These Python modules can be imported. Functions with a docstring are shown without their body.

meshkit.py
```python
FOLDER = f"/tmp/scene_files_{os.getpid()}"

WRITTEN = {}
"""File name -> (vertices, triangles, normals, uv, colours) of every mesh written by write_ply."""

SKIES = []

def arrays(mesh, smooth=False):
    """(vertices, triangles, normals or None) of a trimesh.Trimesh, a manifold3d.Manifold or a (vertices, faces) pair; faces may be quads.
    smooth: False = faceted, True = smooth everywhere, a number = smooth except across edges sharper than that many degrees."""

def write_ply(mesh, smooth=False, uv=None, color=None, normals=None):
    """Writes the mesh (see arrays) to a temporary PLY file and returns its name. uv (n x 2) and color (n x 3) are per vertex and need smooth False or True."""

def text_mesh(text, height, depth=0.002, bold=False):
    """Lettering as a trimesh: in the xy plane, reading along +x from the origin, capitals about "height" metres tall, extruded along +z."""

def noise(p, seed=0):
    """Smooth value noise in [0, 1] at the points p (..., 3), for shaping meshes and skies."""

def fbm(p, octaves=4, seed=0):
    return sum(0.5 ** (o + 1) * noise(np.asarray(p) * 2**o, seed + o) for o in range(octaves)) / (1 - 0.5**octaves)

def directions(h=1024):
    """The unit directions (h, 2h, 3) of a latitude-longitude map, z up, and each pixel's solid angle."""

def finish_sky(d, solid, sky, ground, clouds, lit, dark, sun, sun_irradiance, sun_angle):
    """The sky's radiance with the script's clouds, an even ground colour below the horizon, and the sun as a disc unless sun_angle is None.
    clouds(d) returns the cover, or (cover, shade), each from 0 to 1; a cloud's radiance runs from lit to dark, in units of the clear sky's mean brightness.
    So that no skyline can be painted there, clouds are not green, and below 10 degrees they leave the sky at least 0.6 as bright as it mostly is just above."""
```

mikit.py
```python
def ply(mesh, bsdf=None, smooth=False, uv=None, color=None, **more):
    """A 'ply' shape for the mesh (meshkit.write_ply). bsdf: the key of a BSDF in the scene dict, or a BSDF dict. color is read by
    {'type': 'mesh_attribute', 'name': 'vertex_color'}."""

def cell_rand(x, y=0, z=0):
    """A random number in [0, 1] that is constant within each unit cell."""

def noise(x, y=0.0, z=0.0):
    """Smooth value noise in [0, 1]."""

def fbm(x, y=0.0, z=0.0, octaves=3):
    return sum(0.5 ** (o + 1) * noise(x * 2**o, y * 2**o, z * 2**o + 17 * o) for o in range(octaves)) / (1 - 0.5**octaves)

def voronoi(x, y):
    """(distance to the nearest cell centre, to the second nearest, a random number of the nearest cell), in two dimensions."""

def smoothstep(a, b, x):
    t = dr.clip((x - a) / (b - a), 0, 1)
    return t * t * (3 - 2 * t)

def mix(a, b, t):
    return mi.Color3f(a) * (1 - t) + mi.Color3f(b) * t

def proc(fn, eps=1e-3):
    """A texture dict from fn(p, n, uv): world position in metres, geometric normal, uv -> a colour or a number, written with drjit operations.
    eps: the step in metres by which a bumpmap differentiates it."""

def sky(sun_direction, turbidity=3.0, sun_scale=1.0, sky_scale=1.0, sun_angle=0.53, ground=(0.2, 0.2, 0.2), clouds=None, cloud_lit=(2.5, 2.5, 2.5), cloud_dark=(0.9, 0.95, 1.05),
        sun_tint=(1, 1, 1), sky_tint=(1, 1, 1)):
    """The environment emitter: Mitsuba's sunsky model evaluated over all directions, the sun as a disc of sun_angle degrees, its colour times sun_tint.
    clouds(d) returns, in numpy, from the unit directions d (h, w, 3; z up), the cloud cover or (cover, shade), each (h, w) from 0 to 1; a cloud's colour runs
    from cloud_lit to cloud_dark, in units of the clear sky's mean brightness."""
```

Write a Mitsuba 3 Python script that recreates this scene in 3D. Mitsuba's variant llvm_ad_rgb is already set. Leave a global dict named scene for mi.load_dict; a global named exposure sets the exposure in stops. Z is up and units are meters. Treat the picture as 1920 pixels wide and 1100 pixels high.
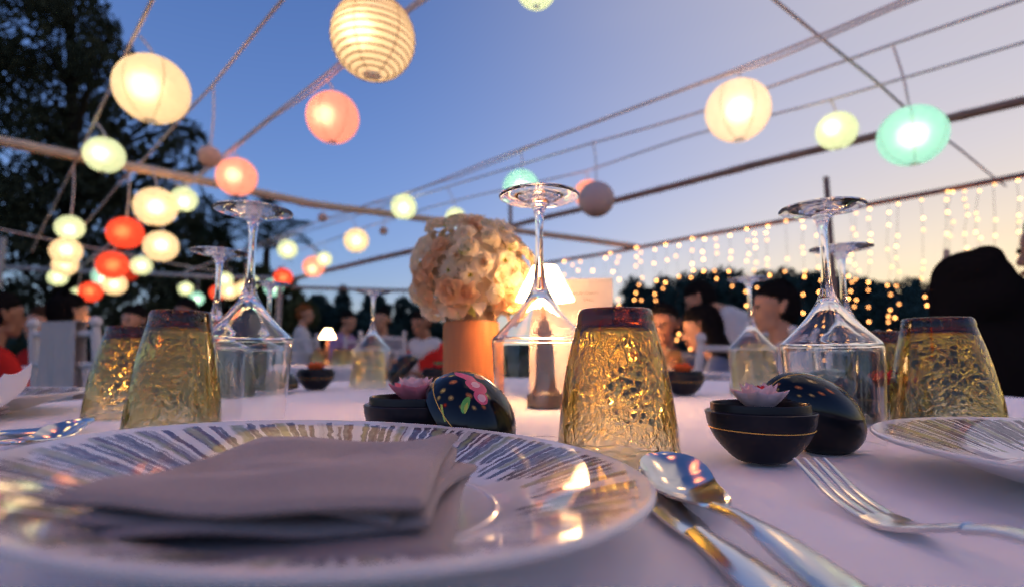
import math, random
import numpy as np, trimesh, manifold3d as m3
import mitsuba as mi, drjit as dr
import mikit, meshkit
from mikit import ply, proc, noise, fbm, voronoi, smoothstep, mix, cell_rand
T = mi.ScalarTransform4f
rng = np.random.default_rng(7)
random.seed(7)
scene, labels = {}, {}

# ------------------------------------------------------------------ camera, sky, exposure
exposure = 2.57
S = 1 / 2 ** 2.5                      # radiance that shows as white
TZ = 0.75                                  # table top
F, PITCH = 975.0, math.radians(6.5)        # focal length in 1920-pixel units
EYE = np.array([0.0, 0.0, TZ + 0.090])
CP, SP = math.cos(PITCH), math.sin(PITCH)
scene['camera'] = {'type': 'thinlens', 'fov': math.degrees(2 * math.atan(960 / F)), 'fov_axis': 'x',
                   'to_world': T().look_at(origin=EYE.tolist(), target=(EYE + [0, CP, SP]).tolist(), up=[0, 0, 1]),
                   'aperture_radius': 0.0022, 'focus_distance': 0.410, 'near_clip': 0.01, 'far_clip': 2000.0}
SUN_AZ, SUN_EL = math.radians(52), math.radians(6)
SUN = np.array([math.sin(SUN_AZ) * math.cos(SUN_EL), math.cos(SUN_AZ) * math.cos(SUN_EL), math.sin(SUN_EL)])


def veil(d):
    """thin high haze, densest towards the set sun"""
    h = d[..., :2] / np.maximum(np.linalg.norm(d[..., :2], axis=-1, keepdims=True), 1e-6)
    c = h @ (SUN[:2] / np.linalg.norm(SUN[:2]))
    el = d[..., 2]
    n = meshkit.fbm(d * [3, 3, 9], 4, 3)
    cov = 0.85 * np.clip((c - 0.2) / 0.8, 0, 1) ** 2.6
    low = 0.30 * np.exp(-(np.maximum(el, 0) / 0.10) ** 2) * np.clip((c + 0.3) / 1.3, 0, 1)
    return np.clip((cov + low) * (0.94 + 0.24 * (n - 0.5)), 0, 1), np.exp(-(np.maximum(el, 0) / 0.20) ** 2)


scene['sky'] = mikit.sky(SUN.tolist(), turbidity=2.6, sun_scale=0.0, sky_scale=1.06, sky_tint=(0.77, 1.02, 1.98), ground=(0.06, 0.06, 0.06),
                         clouds=veil, cloud_lit=(2.35, 2.10, 2.12), cloud_dark=(4.1, 2.85, 1.12))

scene['sky']['sampling_weight'] = 60.0


# ------------------------------------------------------------------ helpers
def ray(u, v):
    d = np.array([(u - 960) / F, 1.0, -(v - 550) / F])
    return np.array([d[0], CP * d[1] - SP * d[2], SP * d[1] + CP * d[2]])


def at_z(u, v, z):
    d = ray(u, v)
    return EYE + d * ((z - EYE[2]) / d[2])


def at_y(u, v, y):
    d = ray(u, v)
    return EYE + d * (y / d[1])


def depth(p):
    q = np.asarray(p, float) - EYE
    return CP * q[1] + SP * q[2]


def numbered(name):
    used = lambda k: k in labels or k in scene or any(x.startswith(k + '__') for x in scene)  # noqa
    if name not in NAMES:
        NAMES[name] = 0
        return name
    NAMES[name] += 1
    return f'{name}_{NAMES[name]:03d}'


NAMES = {}


def thing(name, label, cat, group=None, kind=None):
    k = numbered(name)
    labels[k] = {'label': label, 'category': cat}
    if group: labels[k]['group'] = group
    if kind: labels[k]['kind'] = kind
    return k


def part(parent, name, mesh, bsdf, smooth=30, label=None, kind=None, to=None, **more):
    k = numbered(parent + '__' + name)
    d = mesh if isinstance(mesh, dict) else ply(mesh, bsdf, smooth, **more)
    scene[k] = {**d, 'to_world': to} if to is not None else d
    if label or kind:
        labels[k] = {a: b for a, b in (('label', label), ('kind', kind)) if b}
    return k


def single(name, mesh, bsdf, label, cat, smooth=30, group=None, kind=None, to=None, **more):
    k = thing(name, label, cat, group, kind)
    d = mesh if isinstance(mesh, dict) else ply(mesh, bsdf, smooth, **more)
    scene[k] = {**d, 'to_world': to} if to is not None else d
    return k


def structure(name, mesh, bsdf, smooth=30, **more):
    scene[name] = ply(mesh, bsdf, smooth, **more)
    labels[name] = {'kind': 'structure'}


def mat4(M):
    return T(np.asarray(M, float).tolist())


def place(x, y, z, rz=0.0, s=1.0, tilt=None):
    t = T().translate([float(x), float(y), float(z)])
    if tilt is not None:
        t = t @ tilt
    return t @ T().rotate([0, 0, 1], float(rz)) @ T().scale([float(q) for q in np.broadcast_to(s, 3)])


def grid_faces(nu, nv, wrap=False):
    i, j = np.meshgrid(np.arange(nu - 1), np.arange(nv if wrap else nv - 1), indexing='ij')
    j2 = (j + 1) % nv
    a, b, c, d = i * nv + j, i * nv + j2, (i + 1) * nv + j2, (i + 1) * nv + j
    return np.stack([a, b, c, d], -1).reshape(-1, 4)


def tris(q):
    q = np.asarray(q)
    return np.vstack([q[:, [0, 1, 2]], q[:, [0, 2, 3]]]) if q.shape[1] == 4 else q


def lathe(prof, n=64, flip=False):
    """surface of revolution of (r, z) points; prof runs upwards on the outside"""
    prof = np.asarray(prof, float)
    a = np.arange(n) * 2 * np.pi / n
    v = np.stack([prof[:, :1] * np.cos(a), prof[:, :1] * np.sin(a), np.repeat(prof[:, 1:], n, 1)], -1).reshape(-1, 3)
    f = tris(grid_faces(len(prof), n, True))
    m = trimesh.Trimesh(v, f[:, ::-1] if flip else f, process=False)
    m.merge_vertices()
    m.update_faces(m.nondegenerate_faces())
    return m


def lathe_uv(prof, n=180):
    prof = np.asarray(prof, float)
    a = np.linspace(0, 2 * np.pi, n + 1)
    s = np.linspace(0, 1, len(prof))
    v = np.stack([prof[:, :1] * np.cos(a), prof[:, :1] * np.sin(a), np.repeat(prof[:, 1:], n + 1, 1)], -1).reshape(-1, 3)
    uv = np.stack(np.broadcast_arrays((a / (2 * np.pi))[None, :], prof[:, :1]), -1).reshape(-1, 2)
    return (v, tris(grid_faces(len(prof), n + 1))), uv


def smooth_path(pts, n):
    """Catmull-Rom through the points"""
    p = np.asarray(pts, float)
    q = np.vstack([2 * p[0] - p[1], p, 2 * p[-1] - p[-2]])
    t = np.linspace(0, len(p) - 1, n)
    i = np.minimum(t.astype(int), len(p) - 2)
    f = (t - i)[:, None]
    a, b, c, d = q[i], q[i + 1], q[i + 2], q[i + 3]
    return 0.5 * (2 * b + (c - a) * f + (2 * a - 5 * b + 4 * c - d) * f ** 2 + (3 * b - a - 3 * c + d) * f ** 3)


def tube(points, radii, sides=8, cap=True):
    p = np.asarray(points, float)
    t = np.gradient(p, axis=0)
    t /= np.linalg.norm(t, axis=1, keepdims=True) + 1e-12
    ref = np.array([0, 0, 1.0]) if abs(t[0][2]) < 0.9 else np.array([1.0, 0, 0])
    a = np.empty_like(p)
    prev = np.cross(t[0], ref)
    for i in range(len(p)):
        x = prev - t[i] * (prev @ t[i])
        a[i] = prev = x / (np.linalg.norm(x) + 1e-12)
    b = np.cross(t, a)
    ang = np.arange(sides) * 2 * np.pi / sides
    r = np.broadcast_to(np.asarray(radii, float), (len(p),))
    v = (p[:, None] + r[:, None, None] * (np.cos(ang)[None, :, None] * a[:, None] + np.sin(ang)[None, :, None] * b[:, None])).reshape(-1, 3)
    f = tris(grid_faces(len(p), sides, True))
    if cap:
        n = len(v)
        v = np.vstack([v, p[0], p[-1]])
        j = np.arange(sides)
        j2 = (j + 1) % sides
        e = (len(p) - 1) * sides
        f = np.vstack([f, np.stack([j2, j, j * 0 + n], 1), np.stack([e + j, e + j2, j * 0 + n + 1], 1)])
    m = trimesh.Trimesh(v, f, process=False)
    if m.volume < 0: m.invert()
    return m


def cat(ms):
    return trimesh.util.concatenate(list(ms))


def box(sx, sy, sz, c=(0, 0, 0), bevel=0.0):
    if bevel:
        h = np.array([sx, sy, sz]) / 2 - bevel
        o = m3.Manifold.hull_points(np.vstack([np.array([a * h[0], b * h[1], d * h[2]]) + o for a in (-1, 1) for b in (-1, 1) for d in (-1, 1)
                                               for o in bevel * trimesh.creation.icosphere(1).vertices]).astype(np.float32))
        m = o.to_mesh()
        t = trimesh.Trimesh(m.vert_properties[:, :3], m.tri_verts, process=False)
    else:
        t = trimesh.creation.box((sx, sy, sz))
    t.apply_translation(c)
    return t


def sheet(P, thick, normal=None):
    """closed solid from a grid of mid-surface points P (nu, nv, 3)"""
    nu, nv = P.shape[:2]
    du, dv = np.gradient(P, axis=0), np.gradient(P, axis=1)
    n = np.cross(du, dv)
    n /= np.linalg.norm(n, axis=-1, keepdims=True) + 1e-12
    th = np.broadcast_to(thick, (nu, nv))[..., None] / 2
    v = np.concatenate([(P + n * th).reshape(-1, 3), (P - n * th).reshape(-1, 3)])
    f = tris(grid_faces(nu, nv))
    k = nu * nv
    edge = np.concatenate([np.arange(nv), np.arange(1, nu) * nv + nv - 1, (nu - 1) * nv + np.arange(nv - 2, -1, -1), np.arange(nu - 2, 0, -1) * nv])
    e2 = np.roll(edge, -1)
    side = np.vstack([np.stack([edge, e2, e2 + k], 1), np.stack([edge, e2 + k, edge + k], 1)])
    m = trimesh.Trimesh(v, np.vstack([f, f[:, ::-1] + k, side[:, ::-1]]), process=False)
    if m.volume < 0: m.invert()
    return m


def hull(spheres, sub=1):
    ico = ICO[sub]
    pts = np.vstack([np.asarray(c, float) + r * ico for c, r in spheres])
    return m3.Manifold.hull_points(pts.astype(np.float32))


ICO = {1: trimesh.creation.icosphere(1).vertices, 2: trimesh.creation.icosphere(2).vertices}


def chain(joints, sub=1):
    return [hull([joints[i], joints[i + 1]], sub) for i in range(len(joints) - 1)]


def merged(parts, length=None, it=8):
    o = m3.Manifold.batch_boolean(parts, m3.OpType.Add)
    if length: o = o.refine_to_length(length)
    q = o.to_mesh()
    m = trimesh.Trimesh(q.vert_properties[:, :3], q.tri_verts, process=False)
    m.merge_vertices()
    if it: trimesh.smoothing.filter_taubin(m, lamb=0.5, nu=0.53, iterations=it)
    return m


# ------------------------------------------------------------------ materials
def mat(name, **kw):
    scene[name] = kw
    return name


def rgb(c): return {'type': 'rgb', 'value': list(c)}


def diffuse(name, c, two=True):
    d = {'type': 'diffuse', 'reflectance': rgb(c) if not isinstance(c, dict) else c}
    scene[name] = {'type': 'twosided', 'bsdf': d} if two else d
    return name


def princ(name, c, rough=0.5, two=True, bump=None, **kw):
    d = {'type': 'principled', 'base_color': rgb(c) if not isinstance(c, dict) else c, 'roughness': rough, **kw}
    if bump:
        d = {'type': 'bumpmap', 'arbitrary': bump[0], 'scale': bump[1], 'bsdf': d}
    scene[name] = {'type': 'twosided', 'bsdf': d} if two else d
    return name


cloth_bump = proc(lambda p, n, uv: 0.5 * noise(p.x * 900, p.y * 900, p.z * 900) + 3.0 * fbm(p.x * 14, p.y * 14, p.z * 6, 3), 4e-4)
princ('m_tablecloth', (0.74, 0.71, 0.72), 0.85, bump=(cloth_bump, 0.0007), sheen=0.3)
princ('m_napkin', proc(lambda p, n, uv: mix((0.27, 0.215, 0.205), (0.36, 0.295, 0.28), noise(p.x * 1100, p.y * 1100, p.z * 1100) * 0.6 + 0.4 * fbm(p.x * 60, p.y * 60, p.z * 60))), 0.9,
      bump=(proc(lambda p, n, uv: noise(p.x * 1300, p.y * 1300, p.z * 1300) + 2 * fbm(p.x * 70, p.y * 40, p.z * 50, 3), 4e-4), 0.00022), sheen=0.4)
princ('m_white_cloth', (0.66, 0.62, 0.64), 0.9)
diffuse('m_white_paint', (0.70, 0.66, 0.64))
princ('m_steel', (0.74, 0.72, 0.70), proc(lambda p, n, uv: 0.09 + 0.10 * fbm(p.x * 160, p.y * 90, p.z * 160, 3)), metallic=1.0)
princ('m_lacquer', (0.004, 0.005, 0.009), 0.08, specular=0.42)
princ('m_lacquer_matte', (0.008, 0.009, 0.016), 0.30, specular=0.28)
princ('m_gold', (0.75, 0.42, 0.10), 0.35, metallic=0.6)
princ('m_pink_paint', (0.75, 0.10, 0.17), 0.25, clearcoat=0.6)
princ('m_pale_pink_paint', (0.85, 0.45, 0.45), 0.25, clearcoat=0.6)
princ('m_green_paint', (0.10, 0.38, 0.06), 0.25, clearcoat=0.6)
princ('m_lime_paint', (0.45, 0.50, 0.05), 0.25, clearcoat=0.6)
princ('m_blue_paint', (0.10, 0.16, 0.45), 0.25, clearcoat=0.6)
princ('m_orange_paint', (0.60, 0.18, 0.04), 0.25, clearcoat=0.6)
scene['m_glass'] = {'type': 'dielectric', 'int_ior': 1.50, 'ext_ior': 1.0}


scene['amber_body'] = {'type': 'homogeneous', 'albedo': 0.0, 'sigma_t': {'type': 'rgb', 'value': [0.135, 0.285, 1.0]}, 'scale': 200.0}
scene['m_amber_glass'] = {'type': 'dielectric', 'int_ior': 1.50, 'ext_ior': 1.0}
AMBER = {'type': 'ref', 'id': 'amber_body'}


def plate_paint(p, n, uv):
    """brushed radial strokes on the rim: uv.x the angle, uv.y the radius"""
    r, a = uv.y, uv.x + 0.0035 * (fbm(uv.x * 90, uv.y * 160, 3.0, 2) - 0.5)
    base = mix((0.66, 0.64, 0.63), (0.60, 0.58, 0.58), fbm(uv.x * 40, uv.y * 60))
    out = base
    for k, (N, colA, colB, wide) in enumerate(((128, (0.035, 0.032, 0.065), (0.060, 0.052, 0.085), 0.36), (83, (0.10, 0.04, 0.07), (0.06, 0.06, 0.10), 0.16), (29, (0.30, 0.29, 0.16), (0.22, 0.24, 0.14), 0.10))):
        t = a * N + 0.37 * k
        c = dr.floor(t)
        x = t - c
        w = wide * (0.45 + 0.9 * cell_rand(c, 3 + k, 1)) * (0.75 + 0.5 * noise(t * 0.7, r * 260, 9.0 + k))
        off = 0.5 + 0.18 * (cell_rand(c, 5 + k, 2) - 0.5)
        r0 = 0.086 + 0.024 * cell_rand(c, 7 + k, 3)
        r1 = 0.1495 - 0.010 * cell_rand(c, 11 + k, 4) * cell_rand(c, 12 + k, 4)
        on = smoothstep(0.06, -0.06, dr.abs(x - off) - w) * smoothstep(r0, r0 + 0.004, r) * smoothstep(r1, r1 - 0.003, r)
        on = on * (0.74 + 0.26 * noise(t * 3, r * 330, 2.0)) * smoothstep(-0.1, 0.1, cell_rand(c, 17 + k, 6) - 0.12)
        out = mi.Color3f(out) * (1 - on) + mix(colA, colB, cell_rand(c, 13 + k, 5)) * on
    return out


princ('m_plate', proc(plate_paint), 0.06, clearcoat=1.0, clearcoat_gloss=0.99, specular=0.75)
princ('m_porcelain', (0.66, 0.62, 0.60), 0.18, clearcoat=0.8, clearcoat_gloss=0.95)


def wood_tex(c1, c2, s):
    return proc(lambda p, n, uv: mix(c1, c2, fbm(p.x * s, p.y * s, p.z * s * 0.06 + 2 * fbm(p.x * s * 0.3, p.y * s * 0.3, p.z * 3), 4)))


princ('m_vase', wood_tex((0.24, 0.085, 0.028), (0.43, 0.165, 0.058), 230), 0.42, specular=0.4)
princ('m_vase_dark', wood_tex((0.05, 0.03, 0.022), (0.13, 0.075, 0.05), 200), 0.5)
princ('m_lamp_wood', wood_tex((0.055, 0.028, 0.018), (0.13, 0.065, 0.04), 190), 0.4)
diffuse('m_card', (0.66, 0.57, 0.52))
diffuse('m_print', (0.20, 0.15, 0.13))
bark = lambda a, b, s: proc(lambda p, n, uv: mix(a, b, fbm(p.x * s, p.y * s, p.z * s, 4)))  # noqa
princ('m_bamboo', bark((0.80, 0.46, 0.27), (0.95, 0.68, 0.45), 9), 0.6)
princ('m_dark_pole', bark((0.28, 0.13, 0.095), (0.50, 0.28, 0.20), 8), 0.7)
diffuse('m_cable', (0.92, 0.78, 0.73))
diffuse('m_dark_wire', (0.10, 0.07, 0.06))
diffuse('m_pole_white', (0.52, 0.46, 0.43))
diffuse('m_rattan', (0.80, 0.52, 0.42))
diffuse('m_unlit_paper', (0.68, 0.48, 0.45))
diffuse('m_bark', bark((0.025, 0.02, 0.016), (0.07, 0.055, 0.04), 5))
for nm, c in (('m_leaf_dark', (0.075, 0.080, 0.045)), ('m_leaf_olive', (0.090, 0.098, 0.045)), ('m_leaf_teal', (0.050, 0.082, 0.072)), ('m_leaf_palm', (0.022, 0.034, 0.020))):
    scene[nm] = {'type': 'principledthin', 'base_color': rgb(c), 'roughness': 0.7, 'diff_trans': 0.5, 'spec_trans': 0.0}
diffuse('m_ground', proc(lambda p, n, uv: mix((0.030, 0.032, 0.018), (0.075, 0.065, 0.045), fbm(p.x * 1.3, p.y * 1.3, 0.0, 4))))
diffuse('m_hill', (0.014, 0.020, 0.016))


def lit(c, k): return {'type': 'area', 'radiance': rgb([x * k * S for x in c])}


# ------------------------------------------------------------------ ground and hills
a = np.linspace(0, 2 * np.pi, 97)[:-1]
rr = np.concatenate([[0.0], np.geomspace(2, 600, 30)])
gv = np.stack([rr[:, None] * np.cos(a), rr[:, None] * np.sin(a), 0 * rr[:, None] * a], -1)
gv[..., 2] = 0.02 * (meshkit.fbm(gv * 0.4, 3, 5) - 0.5)
gv[0] = 0
structure('ground', (gv.reshape(-1, 3), tris(grid_faces(len(rr), 96, True))), 'm_ground', True)

ridge = [(-700, 610), (0, 620), (560, 628), (800, 636), (1080, 640), (1150, 575), (1175, 542), (1200, 522), (1250, 527), (1300, 518), (1360, 514), (1420, 508), (1470, 514), (1520, 522), (1560, 534), (1600, 536), (1640, 530), (1680, 541), (1720, 556), (1800, 585), (1920, 600), (2300, 615)]
HY = 70.0
hp = np.array([at_y(u, v, HY) for u, v in ridge])
xs = np.linspace(hp[0, 0], hp[-1, 0], 400)
top = np.interp(xs, hp[:, 0], hp[:, 2]) - 0.8
ts = np.linspace(-1, 1, 31)
hv = np.stack([np.repeat(xs[:, None], 31, 1), HY + 26 * ts[None] + 0 * xs[:, None], top[:, None] * np.clip(1 - np.abs(ts[None]) ** 1.6, 0, 1) - 0.3], -1)
hv[..., 2] += 1.2 * (meshkit.fbm(hv * 0.18, 3, 8) - 0.5) * (1 - np.abs(ts[None]))
structure('hill', (hv.reshape(-1, 3), tris(grid_faces(400, 31))), 'm_hill', True)


# ------------------------------------------------------------------ foliage
def leaves(centres, n, size, seed, droop=0.0, shell=0.55, elong=2.6):
    """leaf-sized bent quads spread through a set of clumps [(centre, radii)]"""
    g = np.random.default_rng(seed)
    C = np.array([c for c, _ in centres], float)
    R = np.array([np.broadcast_to(r, 3) for _, r in centres], float)
    w = R.prod(1) ** (2 / 3)
    k = g.choice(len(C), n, p=w / w.sum())
    d = g.normal(size=(n, 3))
    d /= np.linalg.norm(d, axis=1, keepdims=True)
    rad = shell + (1 - shell) * g.random(n) ** 0.7
    rad *= 0.70 + 0.6 * meshkit.noise(d * 2.3 + C[k] * 0.7, seed)
    p = C[k] + d * R[k] * rad[:, None]
    keep = meshkit.noise(p / (np.mean(R) * 0.55), seed + 3) > 0.36
    p, d = p[keep], d[keep]
    n = len(p)
    ax = d * 0.6 + g.normal(size=(n, 3)) * 0.7 + [0, 0, -droop]
    ax /= np.linalg.norm(ax, axis=1, keepdims=True)
    sd = np.cross(ax, g.normal(size=(n, 3)))
    sd /= np.linalg.norm(sd, axis=1, keepdims=True)
    s = size * (0.6 + 0.8 * g.random((n, 1)))
    up = np.cross(ax, sd) * s * 0.15
    v = np.stack([p - ax * s * 0.5, p + sd * s * 0.5 / elong + up, p + ax * s * 0.5, p - sd * s * 0.5 / elong + up], 1).reshape(-1, 3)
    i = np.arange(n)[:, None] * 4
    return v, np.vstack([i + [0, 1, 2], i + [0, 2, 3]])


def px_clumps(spec, Y, dy=1.5, seed=0):
    g = np.random.default_rng(seed)
    out = []
    for u, v, r in spec:
        y = Y + g.uniform(-dy, dy)
        p = at_y(u, v, y)
        rad = r / F * depth(p)
        out.append((p, (rad, rad * 1.1, rad * 0.9)))
    return out


def tree(name, label, spec, Y, n, size, leaf, base_u, seed, droop=0.3, trunk=0.28, kind='tree'):
    k = thing(name, label, kind)
    cl = px_clumps(spec, Y, Y * 0.09, seed)
    base = at_y(base_u, 700, Y)
    base[2] = -0.05
    hi = max((c for c, _ in cl), key=lambda c: c[2])
    mid = base * 0.5 + hi * 0.5
    mid[0] = base[0] * 0.7 + hi[0] * 0.3
    pts = smooth_path([base, mid, hi], 14)
    ms = [tube(pts, np.linspace(trunk, trunk * 0.2, 14), 9)]
    for i, (c, r) in enumerate(cl):
        j = int(np.clip(np.searchsorted(pts[:, 2], c[2] - 0.8 * abs(c[0] - mid[0]) ** 0.8) - 1, 1, 12))
        s0 = pts[j]
        ms.append(tube(smooth_path([s0, s0 * 0.5 + c * 0.5 + [0, 0, 0.12 * np.linalg.norm(c - s0)], c + 0.3 * (c - s0) / (np.linalg.norm(c - s0) + 1e-6)], 8), np.linspace(trunk * 0.35, trunk * 0.06, 8), 6))
    part(k, 'trunk', cat(ms), 'm_bark')
    part(k, 'crown', leaves(cl, n, size, seed, droop), leaf, False)
    return k


big = [(40, 60, 120), (140, 45, 70), (90, 180, 105), (185, 120, 52), (20, 300, 125), (160, 270, 80), (225, 215, 45), (295, 255, 42), (350, 243, 26), (372, 258, 16), (120, 400, 115), (235, 330, 70), (300, 335, 40), (325, 400, 52),
       (25, 500, 120), (200, 470, 100), (300, 480, 80), (215, 62, 26), (232, 95, 22), (345, 300, 42), (385, 410, 46), (325, 205, 16), (60, -60, 110), (-60, 150, 130), (-80, 380, 140), (130, -60, 60), (250, 560, 80), (100, 580, 100), (350, 560, 60)]
tree('casuarina_tree', 'tall dark feathery tree filling the upper left corner of the picture', big, 15.0, 33000, 0.25, 'm_leaf_dark', 110, 11, 0.5, 0.34)
tree('leafy_tree', 'lower dark leafy tree just right of the tall corner tree, behind the lanterns', [(400, 470, 36), (430, 520, 50), (360, 520, 55), (480, 545, 50), (530, 560, 42), (430, 580, 60), (500, 600, 60), (560, 590, 34), (340, 600, 60), (280, 620, 60)], 17.0, 16000, 0.26, 'm_leaf_olive', 440, 12, 0.3, 0.2)
for i, (name, label, spec, Y, bu) in enumerate((
        ('slender_tree', 'slim pointed dark tree left of the waitress in white, far behind', [(600, 580, 24), (596, 610, 34), (610, 640, 40), (590, 560, 12)], 32, 600),
        ('slender_tree', 'narrow spire shaped tree behind the guest in the lilac shirt', [(645, 545, 8), (643, 565, 14), (640, 595, 24), (640, 635, 32)], 34, 642),
        ('slender_tree', 'bushy dark tree behind the far left wine glass and guest with chair', [(700, 560, 16), (705, 585, 30), (690, 620, 36), (725, 640, 40)], 31, 702),
        ('slender_tree', 'dark rounded tree just left of the vase of flowers, far behind', [(755, 572, 16), (765, 595, 28), (790, 620, 38), (750, 640, 40), (820, 640, 36)], 33, 770))):
    tree(name, label, spec, Y, 5200, 0.42, 'm_leaf_teal', bu, 21 + i, 0.0, 0.18)


def palm(u, v, Y, label, seed, L=1.9):
    g = np.random.default_rng(seed)
    k = thing('palm_tree', label, 'palm tree')
    hi = at_y(u, v, Y)
    base = np.array([hi[0] - 0.5, Y, -0.05])
    pts = smooth_path([base, (base + hi) / 2 + [0.25, 0, 0], hi], 16)
    part(k, 'trunk', tube(pts, np.linspace(0.16, 0.10, 16), 9), 'm_bark')
    for j in range(13):
        az = j * 2.4 + g.uniform(-.3, .3)
        el = g.uniform(0.1, 1.2)
        d = np.array([math.cos(az) * math.cos(el), math.sin(az) * math.cos(el), math.sin(el)])
        tip = hi + d * L - [0, 0, L * 0.35 * (1.3 - el)]
        mid = hi + d * L * 0.55 + [0, 0, 0.12]
        rib = smooth_path([hi, mid, tip], 22)
        vs, fs = [], []
        for q in range(2, 22):
            ax = rib[q] - rib[q - 1]
            ax /= np.linalg.norm(ax)
            side = np.cross(ax, [0, 0, 1])
            side /= np.linalg.norm(side) + 1e-9
            for s in (-1, 1):
                ln = 0.42 * math.sin(math.pi * min(1, (q + 2) / 25)) + 0.08
                e = rib[q] + (side * s * 0.8 + ax * 0.7 - np.array([0, 0, 0.35])) * ln
                w = ax * 0.03
                b = len(vs)
                vs += [rib[q] - w, rib[q] + w, e]
                fs.append([b, b + 1, b + 2])
        part(k, 'frond', cat([tube(rib, np.linspace(0.02, 0.005, 22), 4), trimesh.Trimesh(vs, fs, process=False)]), 'm_leaf_palm', False)


palm(418, 455, 15.0, 'spiky palm behind the tall glass at left, left of the two', 31)
palm(500, 470, 16.0, 'spiky palm behind the tall glass at left, right of the two', 32)

# trees that clothe the far hill read as one mass
g = np.random.default_rng(5)
cl = []
for i in range(900):
    x = g.uniform(hp[0, 0], hp[-1, 0])
    t = g.uniform(-0.95, 0.12)
    z = np.interp(x, xs, top) * (1 - abs(t) ** 1.6)
    r = g.uniform(0.7, 1.7)
    cl.append((np.array([x, HY + 26 * t, z + 0.1]), (r, r, r * 1.1)))
scene['hill_forest'] = ply(leaves(cl, 90000, 0.7, 9, 0.0, 0.3, 1.6), 'm_leaf_teal', False)
labels['hill_forest'] = {'label': 'dark forest covering the far hill behind the fairy lights', 'category': 'forest', 'kind': 'stuff'}

# ------------------------------------------------------------------ poles and cables of the open canopy
ZB = 2.72          # height of poles and cables


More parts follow.
